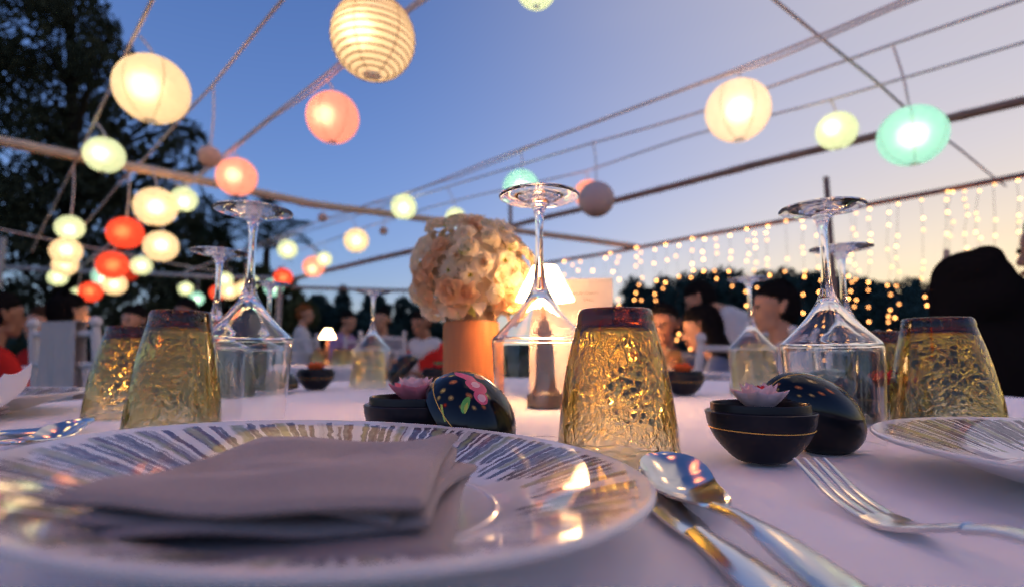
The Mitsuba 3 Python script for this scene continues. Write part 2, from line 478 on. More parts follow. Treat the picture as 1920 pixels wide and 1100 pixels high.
def pole(name, label, a, b, r, m, sag=0.0, seed=0, kind='pole', z=ZB, joints=True):
    """a bamboo-like pole between two points, with its knots"""
    g = np.random.default_rng(seed)
    a, b = np.asarray(a, float), np.asarray(b, float)
    n = 90
    t = np.linspace(0, 1, n)[:, None]
    p = a + (b - a) * t
    L = np.linalg.norm(b - a)
    p += (meshkit.fbm(np.concatenate([t * L * 0.5, 0 * t + seed, 0 * t], 1), 3, seed)[:, None] - 0.5) * [0.03, 0.03, 0.05]
    p[:, 2] -= sag * 4 * (t * (1 - t))[:, 0]
    rad = np.full(n, r)
    if joints:
        for q in np.arange(0.2, L, 0.42):
            rad = rad + 0.12 * r * np.exp(-((t[:, 0] * L - q) / 0.03) ** 2)
    return single(name, tube(p, rad, 10), m, label, kind)


A0, A1, A2 = at_z(-140, 236, ZB), at_z(585, 382, ZB), at_z(1195, 462, ZB - 0.05)
pole('bamboo_pole', 'pale bamboo pole crossing the upper left from the frame edge towards the flowers', A0, A1 + (A1 - A0) * 0.02, 0.047, 'm_bamboo', 0.0, 1)
pole('bamboo_pole', 'pale bamboo pole lashed on to the end of the first and running behind the flowers', at_z(560, 380, ZB - 0.02), A2, 0.047, 'm_bamboo', 0.0, 2)
B = [at_z(u, v, ZB) for u, v in ((545, 524), (790, 466), (960, 424), (1400, 314), (2050, 158))]
pole('wooden_pole', 'dark wooden pole low over the distant trees, left of the flowers', B[0], B[1] + (B[1] - B[0]) * 0.03, 0.05, 'm_dark_pole', 0.0, 3)
pole('wooden_pole', 'dark wooden pole running from behind the flowers up to the pink unlit lantern', B[1], B[3], 0.036, 'm_dark_pole', 0.0, 4)
pole('wooden_pole', 'dark reddish wooden pole from centre right to the right frame edge, behind the turquoise lantern', at_z(1370, 322, ZB + 0.03), B[4], 0.036, 'm_dark_pole', 0.0, 5)
FZ = 2.62
FA, FB = at_z(1000, 497, FZ), at_z(2050, 304, FZ)
pole('wooden_pole', 'thin dark pole carrying the curtain of fairy lights', FA, FB, 0.030, 'm_dark_pole', 0.03, 6)
pole('white_pole', 'white horizontal pole low on the left, behind the lantern cluster', at_z(8, 503, ZB), at_z(560, 524, ZB), 0.05, 'm_pole_white', 0.0, 7, joints=False)
pole('grey_pole', 'thin grey pole low over the distant trees, left of the vase', at_z(545, 539, 2.5), at_z(790, 545, 2.5), 0.045, 'm_dark_pole', 0.0, 8, joints=False)
for lab, u, v0, y, r, m in (('white upright post at the left frame edge', 4, 445, 11.2, 0.085, 'm_pole_white'), ('pale upright post behind the waitress in white', 526, 500, 11.5, 0.055, 'm_pole_white'),
                            ('short dark upright post rising from the pole right of the flowers', 956, 385, None, 0.03, 'm_dark_pole'), ('upright post behind the tall glass at right', 1549, 332, 5.6, 0.030, 'm_dark_pole')):
    if y is None:
        q = B[2]
        p1 = at_y(u, v0, q[1] - 0.02)
        pole('upright_post', lab, [p1[0], p1[1], q[2]], p1, r, m, joints=False, seed=9)
    else:
        p1 = at_y(u, v0, y)
        pole('upright_post', lab, [p1[0], p1[1], 0.0], p1, r, m, joints=False, seed=9)


def cable(label, pts, z=ZB, seed=0, twin=False):
    """a rope of two loosely twisted wires through pixels taken on the canopy plane"""
    p = np.array([at_z(u, v, z) if len(q) == 2 else at_z(u, v, q[2]) for q in pts for u, v in [q[:2]]])
    n = 140
    d = np.concatenate([[0], np.cumsum(np.linalg.norm(np.diff(p, axis=0), axis=1))])
    t = np.linspace(0, d[-1], n)
    P = np.stack([np.interp(t, d, p[:, k]) for k in range(3)], 1)
    P[:, 2] += 0.05 * (meshkit.noise(np.stack([t * 0.8, 0 * t + seed, 0 * t], 1), seed) - 0.5)
    ms = [tube(P, 0.0100, 8)]
    if twin:
        Q = P.copy()
        Q[:, 2] -= 0.004 + 0.060 * meshkit.noise(np.stack([t * 1.6, 0 * t + 3, 0 * t], 1), seed + 5) ** 2
        Q[:, 0] += 0.02 * (meshkit.noise(np.stack([t * 1.2, 0 * t + 7, 0 * t], 1), seed + 6) - 0.5)
        ms.append(tube(Q, 0.0085, 8))
    return single('lantern_cable', cat(ms), 'm_cable', label, 'cable')


cable('cable holding the large cream lantern at upper left', [(330, -95), (285, 0), (215, 147), (150, 283), (60, 470)], seed=1)
cable('cable running from the top edge between the two large cream lanterns', [(620, -102), (530, 0), (400, 160), (265, 300), (150, 430), (60, 533)], seed=2)
cable('cable passing behind the ribbed lantern and holding the coral lantern', [(920, -105), (785, 0), (610, 146), (430, 280), (230, 437), (120, 524)], seed=3, twin=True)
cable('longest cable, from the top edge at right past the orange cream lantern', [(1990, -110), (1700, 0), (1385, 127), (1180, 203), (970, 283), (755, 362), (521, 445), (330, 517)], seed=4, twin=True)
cable('middle of the three cables at upper right, holding the turquoise lantern', [(2080, -46), (1920, 5), (1670, 86), (1320, 204), (1100, 268), (840, 350), (590, 430), (400, 492)], seed=5)
cable('lowest of the three cables at upper right, holding the small green lantern', [(2080, 30), (1920, 75), (1555, 184), (1290, 260), (1100, 322), (800, 388), (560, 468)], seed=6)
cable('thin cable crossing the other way at upper right, behind the turquoise lantern', [(1400, -45), (1445, 0), (1640, 150), (1760, 252), (1850, 322), (1886, 350)], seed=7, twin=False)
cable('faint cable low at the left frame edge among the dark trees', [(-60, 420), (60, 442), (250, 480), (420, 510)], seed=8, twin=False)

# ------------------------------------------------------------------ paper lanterns
KIND = {  # paper tint, glow of the paper, strength
    'cream': ((0.96, 0.80, 0.54), (1.0, 0.63, 0.31), 0.80), 'peach': ((0.97, 0.80, 0.62), (1.0, 0.60, 0.35), 0.88), 'coral': ((0.95, 0.42, 0.30), (1.0, 0.29, 0.18), 1.0), 'red': ((0.92, 0.12, 0.05), (1.0, 0.07, 0.03), 0.85),
    'green': ((0.84, 0.90, 0.62), (0.62, 0.68, 0.36), 0.80), 'teal': ((0.56, 0.88, 0.74), (0.28, 0.66, 0.51), 0.80)}
for kname, (tint, glow, kk) in KIND.items():
    scene['m_paper_' + kname] = {'type': 'principledthin', 'base_color': rgb(tint), 'roughness': 0.66, 'spec_trans': 0.60, 'diff_trans': 1.1, 'eta': 1.2}
diffuse('m_seam', (0.45, 0.26, 0.12))
th = np.radians(np.linspace(11, 169, 34))
SHADE = ply(lathe(np.stack([np.sin(th), -np.cos(th)], 1), 44), None, True)
RIBS = 16
th2 = np.radians(np.linspace(13, 167, RIBS * 5 + 1))
sc = 1 - 0.016 * np.abs(np.cos(np.linspace(0, RIBS * np.pi, RIBS * 5 + 1)))
SHADE_RIBBED = ply(lathe(np.stack([np.sin(th2) * sc, -np.cos(th2) * sc], 1), 72), None, True)
BULB = ply(trimesh.creation.icosphere(2), None, True)
diffuse('m_bulb', (0.8, 0.8, 0.8))
LANTERNS = [  # u, v, radius in px, kind, (cable node or height), bulb offset, label
    (286, 168, 63, 'cream', (262, 68), (-.25, .10), 'large plain cream lantern at upper left, in front of the tall tree'),
    (700, 72, 78, 'cream', 1.92, (-.38, .25), 'large ribbed cream lantern cut by the top edge left of centre'),
    (624, 221, 48, 'coral', (611, 148), (-.33, .12), 'coral lantern below the large ribbed cream lantern'),
    (1006, -22, 38, 'green', 2.42, (0, 0), 'pale lantern of which only the bottom shows at the top edge, near centre'),
    (1383, 208, 58, 'peach', (1387, 126), (.05, .05), 'large orange cream lantern at upper right'),
    (1569, 246, 35, 'green', (1555, 185), (-.25, .2), 'small yellow green lantern left of the turquoise one'),
    (1710, 255, 56, 'teal', (1675, 88), (.03, .03), 'large turquoise lantern at upper right'),
    (196, 291, 33, 'green', (182, 232), (-.25, .1), 'pale green lantern in front of the bamboo pole at left'),
    (393, 294, 20, 'rattan', (400, 160), (0, 0), 'small unlit tan ball on a long cord, left of the coral lanterns'),
    (444, 332, 36, 'coral', (435, 281), (-.2, .1), 'coral lantern just above the foot of the tall glass at left'),
    (292, 388, 36, 'cream', (285, 318), (0, 0), 'cream lantern under the bamboo pole, next to a small pale green one'),
    (345, 374, 23, 'green', (327, 345), (0, -.2), 'small pale green lantern touching the cream one under the bamboo pole'),
    (235, 437, 30, 'red', (242, 325), (-.2, .1), 'largest red lantern in the left cluster'),
    (302, 462, 29, 'cream', 2.30, (0, .1), 'cream lantern right of the red ones in the left cluster'),
    (131, 427, 23, 'green', (138, 312), (0, -.15), 'pale green lantern on a long cord, top of the column at far left'),
    (124, 471, 25, 'cream', 2.25, (0, .1), 'upper of the two merging cream lanterns at far left'),
    (122, 497, 20, 'cream', 2.25, (0, .1), 'lower of the two merging cream lanterns at far left'),
    (108, 520, 16, 'green', 2.25, (0, 0), 'small pale green lantern at the bottom of the far left column'),
    (211, 497, 26, 'red', 2.30, (0, 0), 'red lantern in front of the turquoise one in the left cluster'),
    (265, 498, 18, 'green', 2.30, (0, 0), 'small pale green lantern right of the red ones in the left cluster'),
    (194, 517, 19, 'teal', 2.36, (.1, -.3), 'turquoise lantern half hidden behind the red one at left'),
    (241, 510, 17, 'darkred', 2.36, (0, 0), 'dim dark red lantern half hidden in the left cluster'),
    (215, 533, 20, 'cream', 2.10, (0, 0), 'cream lantern below the red and turquoise ones at left'),
    (170, 547, 19, 'red', 1.98, (-.1, .1), 'lowest red lantern at far left'),
    (146, 552, 14, 'green', 2.00, (0, -.2), 'small pale lantern touching the lowest red one at far left'),
    (539, 468, 18, 'green', (521, 446), (0, 0), 'small pale green lantern alone left of the coral one over the distant trees'),
    (588, 500, 20, 'coral', 2.36, (-.1, -.2), 'small coral lantern over the distant trees, left of the flowers'),
    (608, 486, 14, 'green', 2.48, (0, 0), 'small pale lantern touching the small coral one left of the flowers'),
    (531, 520, 17, 'red', 2.40, (0, 0), 'red lantern behind the foot of the second glass from left'),
    (513, 539, 17, 'teal', 2.36, (0, 0), 'turquoise lantern behind the stem of the second glass from left'),
    (668, 451, 23, 'cream', (660, 412), (0, 0), 'cream lantern left of the flowers under the bamboo pole'),
    (757, 388, 24, 'green', (752, 362), (0, -.1), 'pale green lantern at the bamboo pole, upper left of the flowers'),
    (854, 408, 19, 'green', (838, 351), (0, 0), 'pale lantern just peeping over the top of the flowers'),
    (977, 352, 34, 'teal', (976, 281), (0, 0), 'turquoise lantern behind the foot of the central glass'),
    (1118, 374, 34, 'unlit', (1112, 264), (0, 0), 'unlit dusty pink lantern right of the central glass foot'),
    (1103, 364, 27, 'coral', (1098, 324), (0, 0), 'coral lantern mostly hidden behind the unlit pink one'),
    (605, 408, 9, 'rattan', 2.50, (0, 0), 'tiny unlit tan ball under the bamboo pole, left of the cream lantern'),
    (719, 433, 8, 'rattan', 2.50, (0, 0), 'tiny unlit tan ball right of the cream lantern near the flowers'),
    (468, 499, 8, 'rattan', 2.50, (0, 0), 'tiny unlit ball right of the stem of the tall glass at left'),
    (422, 524, 14, 'green', 2.35, (0, 0), 'pale green lantern just left of the stem of the tall glass at left'),
    (408, 548, 14, 'red', 2.25, (0, 0), 'small red lantern left of the stem of the tall glass at left'),
    (430, 545, 16, 'cream', 2.20, (0, 0), 'small cream lantern left of the stem of the tall glass at left'),
    (458, 541, 15, 'cream', 2.20, (0, 0), 'small cream lantern behind the stem of the tall glass at left'),
    (472, 529, 13, 'green', 2.30, (0, 0), 'small pale green lantern right of the stem of the tall glass at left'),
    (348, 541, 13, 'green', 2.20, (0, 0), 'small pale green lantern between the left cluster and the tall glass'),
    (369, 560, 13, 'teal', 2.10, (0, -.1), 'small turquoise lantern just above the left tumbler'),
]
ADDED_LANTERNS = [  # unseen lanterns added beyond the strings in view, to warm the table
    (-1.30, 0.55, 'cream', 'over the left side of the table'), (-0.55, 0.95, 'coral', 'over the table left of the camera'), (0.45, 1.35, 'peach', 'over the middle of the table'), (1.25, 0.85, 'peach', 'over the right side of the table'),
    (-0.95, -0.35, 'peach', 'behind the camera on the left'), (0.25, -0.10, 'coral', 'straight above the near edge of the table'), (1.45, -0.45, 'coral', 'behind the camera on the right'), (-1.9, -0.9, 'red', 'far behind on the left'),
    (0.75, -1.10, 'peach', 'well behind the camera'), (-0.35, -1.35, 'cream', 'behind the camera, low centre'), (2.1, 0.45, 'coral', 'above the guests at right'), (-2.0, 0.2, 'cream', 'above the guests at left')]
for x, y, kd, where in ADDED_LANTERNS:
    LANTERNS.append((x, y, 0, kd, 'over', (0, 0), f'{kd} fill lantern added {where}, outside the picture'))
for u, v, rp, kind, node, off, label in LANTERNS:
    if node == 'over':
        c, top = np.array([u, v, 2.38]), np.array([u, v, ZB])
    elif isinstance(node, tuple):
        top = at_z(*node, ZB)
        c = at_y(u, v, top[1])
    else:
        c = at_z(u, v, node)
        top = np.array([c[0], c[1], ZB])
    R = rp / F * depth(c) * 0.99 if rp else 0.20
    big_ = rp > 45 or not rp
    ribbed = label.startswith('large ribbed')
    dull = kind in ('rattan', 'unlit', 'darkred')
    k = thing('paper_lantern', label, 'lantern')
    to = place(*c, rz=rng.uniform(0, 360), s=R)
    if kind == 'rattan':
        b = trimesh.creation.icosphere(3)
        b.vertices *= 1 + 0.05 * (meshkit.noise(b.vertices * 6, 3)[:, None] - 0.5)
        part(k, 'woven_ball', b, 'm_rattan', True, to=to)
    elif kind == 'unlit':
        part(k, 'paper_shade', {**SHADE, 'bsdf': {'type': 'ref', 'id': 'm_unlit_paper'}}, None, to=to)
    else:
        kk = 'red' if kind == 'darkred' else kind
        tint, glow, st = KIND[kk]
        st = st * (1.0 if rp else 2.1)  # the added unseen lanterns burn stronger than the visible ones
        hot = 1.0 if rp > 30 else 0.75
        d = {**(SHADE_RIBBED if ribbed else SHADE), 'bsdf': {'type': 'ref', 'id': 'm_paper_' + kk}, 'emitter': {**lit(glow, st * (0.35 if dull else 1.0)), 'sampling_weight': 2.5 if big_ else 0.5}}
        part(k, 'paper_shade', d, None, to=to)
        if not dull:
            br = 0.36
            side = np.array([CP * 0 + 1, 0, 0])
            b = c + R * (off[0] * side + np.array([0, 0, off[1]]))
            part(k, 'bulb', {**BULB, 'bsdf': {'type': 'ref', 'id': 'm_bulb'}, 'emitter': {**lit((1.0, 0.84, 0.56), 6.0 if big_ else 6.5), 'sampling_weight': 0.5 if big_ else 0.02}}, None, to=place(*b, s=br * R))
    if rp and big_ and not dull or kind == 'unlit' or (kind in ('coral', 'teal') and rp > 30):
        for q in range(3):                                # pasted seams of the paper
            az = math.radians(20 + 60 * q + 17 * (rp % 3))
            for hs in (0, math.pi):
                t_ = np.radians(np.linspace(13, 167, 30))
                P = np.stack([np.sin(t_) * math.cos(az + hs), np.sin(t_) * math.sin(az + hs), -np.cos(t_)], 1)
                part(k, 'seam', tube(c + R * 0.992 * P, 0.013 * R, 5), 'm_seam' if kind != 'unlit' else 'm_unlit_paper')
    if ribbed:
        t_ = np.radians(13 + 154 * (np.arange(RIBS) + 0.0) / RIBS)
        aa = np.linspace(0, 2 * np.pi, 61)
        for q in range(1, RIBS):
            rad = math.sin(t_[q]) * (1 - 0.016)
            P = np.stack([rad * np.cos(aa), rad * np.sin(aa), 0 * aa - math.cos(t_[q]) * 0.984], 1)
            part(k, 'rib', tube(c + R * P, 0.021 * R, 6, cap=False), 'm_seam')
    w0 = c + [0, 0, R * 0.97]
    mid = (w0 + top) / 2 + [0.012, 0, 0]
    part(k, 'hanging_wire', tube(smooth_path([w0, mid, top], 10), 0.007 if rp > 15 else 0.005, 6), 'm_cable')

# ------------------------------------------------------------------ fairy light curtain
g = np.random.default_rng(41)
FU = [1018, 1040, 1057, 1070, 1088, 1111, 1133, 1147, 1160, 1192, 1201, 1226, 1247, 1272, 1297, 1320, 1343, 1368, 1402, 1415, 1439, 1474, 1506, 1535, 1596, 1604, 1630, 1667, 1683, 1732, 1775, 1783, 1812, 1834, 1868, 1911, 1950]
ONES = ['', 'first', 'second', 'third', 'fourth', 'fifth', 'sixth', 'seventh', 'eighth', 'ninth', 'tenth', 'eleventh', 'twelfth', 'thirteenth', 'fourteenth', 'fifteenth', 'sixteenth', 'seventeenth', 'eighteenth', 'nineteenth']
ORD = ONES[1:] + ['twentieth'] + ['twenty ' + o for o in ONES[1:10]] + ['thirtieth'] + ['thirty ' + o for o in ONES[1:10]]
FBULB = ply(trimesh.creation.icosphere(1), None, True)
nb = 0
for i, u in enumerate(FU):
    v = 490 + (u - 1040) * (-160 / 880)
    p = at_z(u, v, FZ - 0.03)
    dp = depth(p)
    k = thing('fairy_light_strand', f'{ORD[i]} strand of tiny warm fairy bulbs from the left in the curtain at right', 'fairy lights', 'strands of the fairy light curtain at right')
    px = dp / F
    end = min(v + g.uniform(235, 370), 735)
    zs, vv = [], v + g.uniform(2, 14)
    while vv < end:
        if g.random() < 0.84:
            zs.append(vv)
        vv += g.choice([12, 14, 18, 24, 30, 38]) * g.uniform(0.85, 1.1)
    pts = []
    for q in zs:
        b = at_y(u + g.normal(0, 2.5), q, p[1] + g.normal(0, 0.02))
        pts.append(b)
        rb = 0.0065 + 0.0011 * dp
        cover = (rb * 2 / px / 12.6) ** 2
        k_ = g.choice([0.6, 0.9, 1.35]) / max(cover, 0.02)
        part(k, 'bulb', {**FBULB, 'bsdf': {'type': 'ref', 'id': 'm_bulb'}, 'emitter': {**lit((1.0, 0.38, 0.09), min(k_, 80)), 'sampling_weight': 0.02}}, None, to=place(*b, s=rb))
        nb += 1
    if len(pts) > 1:
        W = np.array([p] + pts)
        W[1:, 1] += 0.012
        part(k, 'wire', tube(smooth_path(W, 3 * len(W)), 0.0022, 4), 'm_dark_wire')

# ------------------------------------------------------------------ our table
TC, TR = np.array([0.10, 1.00]), 0.97
a = np.linspace(0, 2 * np.pi, 361)[:-1]
rr = np.concatenate([np.linspace(0.0, TR - 0.02, 96), TR + 0.008 * np.sin(np.linspace(-1.2, 1.57, 8)), np.full(14, TR + 0.008)])
zz = np.concatenate([np.zeros(96), -0.008 + 0.008 * np.cos(np.linspace(0.2, 1.57, 8)), np.linspace(-0.03, -0.735, 14)])
zz[:96] = 0.0
V = np.stack([rr[:, None] * np.cos(a), rr[:, None] * np.sin(a), np.repeat(zz[:, None], 360, 1)], -1)
fold = np.clip(-(zz + 0.02) / 0.5, 0, 1)[:, None] * (0.055 * np.sin(a * 22 + 1.5 * np.sin(a * 3)) + 0.03 * np.sin(a * 9))
V[..., 0] += fold * np.cos(a)
V[..., 1] += fold * np.sin(a)
V[..., :2] += TC
n3 = meshkit.fbm(np.stack([V[..., 0] * 6, V[..., 1] * 6, 0 * V[..., 0]], -1), 3, 4) - 0.5
crease = np.exp(-((V[..., 0] - 0.205 - 0.10 * (V[..., 1])) / 0.012) ** 2) * 0.0007 + np.exp(-((V[..., 1] - 0.66 + 0.05 * V[..., 0]) / 0.014) ** 2) * 0.0008
V[..., 2] += TZ + (0.0026 * n3 + 1.7 * crease) * (np.linalg.norm(V[..., :2] - TC, axis=-1) < TR - 0.02) - 0.0018
single('tablecloth', (V.reshape(-1, 3), tris(grid_faces(len(rr), 360, True))), 'm_tablecloth', 'white cloth covering the round dining table in the foreground', 'tablecloth', True)

# ------------------------------------------------------------------ plates
top_p = [(0.0, 0.0070), (0.030, 0.0072), (0.060, 0.0078), (0.0735, 0.0086), (0.0765, 0.0098), (0.0795, 0.0094), (0.086, 0.0112), (0.100, 0.0158), (0.120, 0.0222), (0.140, 0.0281), (0.150, 0.0306)]
rim_p = [(0.1530, 0.0314), (0.1548, 0.0306), (0.1550, 0.0292), (0.1538, 0.0280)]
bot_p = [(0.150, 0.0266), (0.130, 0.0215), (0.110, 0.0150), (0.090, 0.0080), (0.075, 0.0042), (0.070, 0.0040), (0.0665, 0.0), (0.062, 0.0), (0.060, 0.0030), (0.0, 0.0032)]
pt, puv = lathe_uv(smooth_path(top_p + rim_p[:1], 60), 240)
PL_TOP = ply((pt[0], pt[1][:, ::-1]), 'm_plate', True, uv=puv)
PL_UNDER = ply(lathe(list(reversed(smooth_path([(0.1529, 0.03135)] + rim_p[1:] + bot_p[:6], 40).tolist() + bot_p[6:])), 160), 'm_porcelain', 40)


def plate(label, x, y, rz=0.0, tilt=None, dz=0.0):
    k = thing('dinner_plate', label, 'plate')
    to = place(x, y, TZ + dz, rz, 1.0, tilt)
    part(k, 'glazed_top', PL_TOP, None, to=to)
    part(k, 'underside', PL_UNDER, None, to=to)
    return to


TILT0 = T().rotate([0, 1, 0], 3.6) @ T().rotate([1, 0, 0], -1.2)
MAIN = plate('striped glazed plate in the foreground carrying the folded grey napkin', -0.086, 0.284, 20, TILT0, 0.0046)
RP = plate('striped plate cut by the right edge of the picture', 0.412, 0.335, 70, None, 0.0005)
LPt = plate('striped plate cut by the left edge, far beyond the foreground plate', -0.815, 0.770, 130, None, 0.0005)


# ------------------------------------------------------------------ napkins
def cushion(P, th):
    return sheet(P, th)


def napkin_layer(corners, z0, th, amp, seed, nu=70, nv=60, lift=0.0, front=1.0):
    """one folded cloth layer: corners FL, FR, BR, BL in table coordinates"""
    FL, FR, BR, BL = [np.array(c, float) for c in corners]
    u, v = np.meshgrid(np.linspace(0, 1, nu), np.linspace(0, 1, nv), indexing='ij')
    P2 = ((1 - u) * (1 - v))[..., None] * FL + (u * (1 - v))[..., None] * FR + (u * v)[..., None] * BR + ((1 - u) * v)[..., None] * BL
    # soft outline
    P2[..., 1] += front * 0.004 * np.sin(u * 5.1 + seed) * (1 - v) ** 2 + 0.003 * np.sin(u * 4 + seed * 2) * v ** 2
    P2[..., 0] += 0.003 * np.sin(v * 4.3 + seed) * (2 * u - 1)
    n = meshkit.fbm(np.stack([P2[..., 0] * 13 + seed, P2[..., 1] * 10, 0 * u], -1), 2, seed) - 0.5
    z = z0 + amp * (n * 1.3 + 0.55 * np.sin(u * 7.5 + 2.2 * v + seed * 1.7) * (1 - v) ** 1.2 * 0.6) + lift * np.exp(-((v - 0.85) / 0.25) ** 2) * np.exp(-((u - 0.15) / 0.3) ** 2)
    if seed == 8:                                        # the soft swells of the top layer
        for au, av, su, sv, hgt in ((.45, .22, .5, .13, .0042), (.62, .72, .20, .16, -.0050), (.22, .86, .16, .10, .0030), (.96, .90, .10, .16, .0032), (.12, .45, .10, .25, -.0030), (.80, .42, .14, .12, .0022), (.35, .50, .22, .05, -.0018)):
            z = z + hgt * np.exp(-((u - au) / su) ** 2 - ((v - av - 0.15 * (u - .5)) / sv) ** 2)
    e = np.minimum.reduce([u / 0.045, (1 - u) / 0.045, v / 0.055, (1 - v) / 0.055])
    e = np.clip(e, 0, 1)
    t = th * np.sqrt(np.clip(1 - (1 - e) ** 2, 0.0, 1)) + 0.0004
    P = np.concatenate([P2, z[..., None]], -1)
    up = np.array([0, 0, 1.0])
    v1, v2 = P + up * t[..., None] / 2, P - up * t[..., None] / 2
    k = nu * nv
    f = tris(grid_faces(nu, nv))
    edge = np.concatenate([np.arange(nv), np.arange(1, nu) * nv + nv - 1, (nu - 1) * nv + np.arange(nv - 2, -1, -1), np.arange(nu - 2, 0, -1) * nv])
    e2 = np.roll(edge, -1)
    m = trimesh.Trimesh(np.concatenate([v1.reshape(-1, 3), v2.reshape(-1, 3)]), np.vstack([f, f[:, ::-1] + k, np.stack([edge, e2, e2 + k], 1)[:, ::-1], np.stack([edge, e2 + k, edge + k], 1)[:, ::-1]]), process=False)
    if m.volume < 0: m.invert()
    return m


kn = thing('napkin', 'folded taupe grey cloth napkin lying on the foreground plate', 'napkin')
for q, (cs, z_, th_, am, sd) in enumerate((
        ([(-.150, .1745), (-.0240, .1700), (-.0195, .2840), (-.138, .294)], .0255, .0056, .0026, 1),
        ([(-.151, .1780), (-.0275, .1760), (-.0205, .2850), (-.139, .294)], .0306, .0052, .0042, 3),
        ([(-.146, .1790), (-.0360, .1790), (-.0300, .2880), (-.139, .293)], .0352, .0050, .0044, 5),
        ([(-.149, .1735), (-.0315, .1735), (-.0285, .2920), (-.139, .296)], .0402, .0054, .0040, 8))):
    part(kn, 'folded_layer', napkin_layer(cs, TZ + z_, th_, am * 1.35, sd, 90, 70), 'm_napkin', 60)
# napkins of the neighbours
kn = thing('napkin', 'grey napkin on the plate at the right edge', 'napkin')
for i in range(3):
    part(kn, 'folded_layer', napkin_layer([(.380 - .004 * i, .300), (.480, .270), (.510, .375), (.400, .395 - .006 * i)], TZ + 0.014 + 0.0065 * i, 0.006, 0.003, 12 + i, 40, 40), 'm_napkin', 60)
kn = thing('napkin', 'rosy grey napkin on the plate at the left edge', 'napkin')
for i in range(2):
    part(kn, 'folded_layer', napkin_layer([(-.78, .60), (-.645 - .004 * i, .59), (-.655, .69), (-.78, .70)], TZ + 0.014 + 0.0065 * i, 0.006, 0.003, 15 + i, 40, 40), 'm_napkin', 60)

# ------------------------------------------------------------------ crackled tumblers
def tumbler_mesh(nz_=190, na=430, seed=1, cell=0.0080):
    out = smooth_path([(0.0525, 0.0), (0.0518, 0.012), (0.0500, 0.032), (0.0465, 0.058), (0.0415, 0.085), (0.0362, 0.106), (0.0335, 0.1165)], nz_)
    corner = np.array([(0.0335 - 0.0035 * (1 - math.cos(t)) - 0.0015 * math.sin(t) * 0, 0.1165 + 0.0105 * math.sin(t)) for t in np.linspace(0.1, 1.45, 16)])
    topf = np.array([(r, 0.1272 + 0.0003 * (1 - r / 0.029)) for r in np.linspace(0.0292, 0.0, 14)])
    outer = np.vstack([out, corner, topf])
    inn = smooth_path([(0.0513, 0.0005), (0.0502, 0.012), (0.0470, 0.032), (0.0415, 0.058), (0.0355, 0.085), (0.0300, 0.1055)], int(nz_ * 0.9))
    ceil = np.array([(0.0300 * math.cos(t), 0.1055 + 0.0075 * math.sin(t)) for t in np.linspace(0.08, 1.5707, 22)])
    inner = np.vstack([inn, ceil])
    g = np.random.default_rng(seed)

    def surf(prof, amp, flip, sd):
        a = np.arange(na) * 2 * np.pi / na
        v = np.stack([prof[:, :1] * np.cos(a), prof[:, :1] * np.sin(a), np.repeat(prof[:, 1:], na, 1)], -1).reshape(-1, 3)
        gg = np.random.default_rng(sd)
        npt = int(0.034 / cell ** 2)
        zc = np.concatenate([gg.uniform(0, 0.045, npt * 3 // 5), gg.uniform(0.045, 0.125, npt - npt * 3 // 5)])
        ac = gg.uniform(0, 2 * np.pi, npt)
        rc = np.interp(zc, outer[:nz_, 1], outer[:nz_, 0])
        # finer shards near the rim, larger ones in the middle
        seeds = np.stack([rc * np.cos(ac), rc * np.sin(ac), zc], 1)
        from scipy.spatial import cKDTree
        tr = cKDTree(seeds)
        q = v.copy()
        q[:, :2] *= (np.interp(v[:, 2], outer[:nz_, 1], outer[:nz_, 0]) / np.maximum(np.hypot(v[:, 0], v[:, 1]), 1e-3))[:, None] if len(prof) else 1
        q += 0.0022 * (np.stack([meshkit.noise(q * 260, s) for s in (1, 2, 3)], 1) - 0.5)
        d, i = tr.query(q, 2)
        tilt = gg.normal(size=(npt, 3)) * 0.052
        lev = gg.uniform(-1, 1, npt) * 0.00012
        ed = d[:, 1] - d[:, 0]
        dis = np.einsum('ij,ij->i', q - seeds[i[:, 0]], tilt[i[:, 0]]) + lev[i[:, 0]]
        dis *= np.clip(ed / 0.0012, 0, 1)
        dis -= 0.00062 * np.exp(-(ed / 0.00075) ** 2)
        dis += 0.00010 * (meshkit.fbm(v * 420, 2, sd) - 0.5)
        top_fade = np.clip((0.119 - v[:, 2]) / 0.010, 0, 1) if not flip else np.clip((0.1115 - v[:, 2]) / 0.004, 0.15, 1)
        rim_fade = np.clip(v[:, 2] / 0.006, 0, 1)
        dis *= amp * top_fade * rim_fade
        nrm = np.stack([v[:, 0], v[:, 1], 0 * v[:, 0]], 1)
        nrm /= np.maximum(np.linalg.norm(nrm, axis=1, keepdims=True), 1e-9)
        nrm[:, 2] = 0.25
        v = v + nrm * dis[:, None]
        f = tris(grid_faces(len(prof), na, True))
        return v, f[:, ::-1] if flip else f

    vo, fo = surf(outer, 0.10, False, seed)
    vi, fi = surf(inner, 1.0, True, seed + 50)
    k = len(vo)
    j = np.arange(na)
    j2 = (j + 1) % na
    # rounded rim joins the two skins
    rim = []
    a = np.arange(na) * 2 * np.pi / na
    rr_ = np.stack([0.0519 * np.cos(a), 0.0519 * np.sin(a), 0 * a - 0.0003], 1)
    v = np.vstack([vo, vi, rr_])
    b = k + len(vi)
    f = np.vstack([fo, fi + k, np.stack([j, b + j, b + j2], 1), np.stack([j, b + j2, j2], 1), np.stack([b + j, k + j, k + j2], 1), np.stack([b + j, k + j2, b + j2], 1)])
    m = trimesh.Trimesh(v, f, process=False)
    if m.volume < 0: m.invert()
    uv = np.stack([np.arctan2(m.vertices[:, 1], m.vertices[:, 0]) / (2 * np.pi) + 0.5, m.vertices[:, 2] / 0.128], 1)
    uv[:, 0] = np.abs(uv[:, 0] - 0.5) * 2
    return m, uv


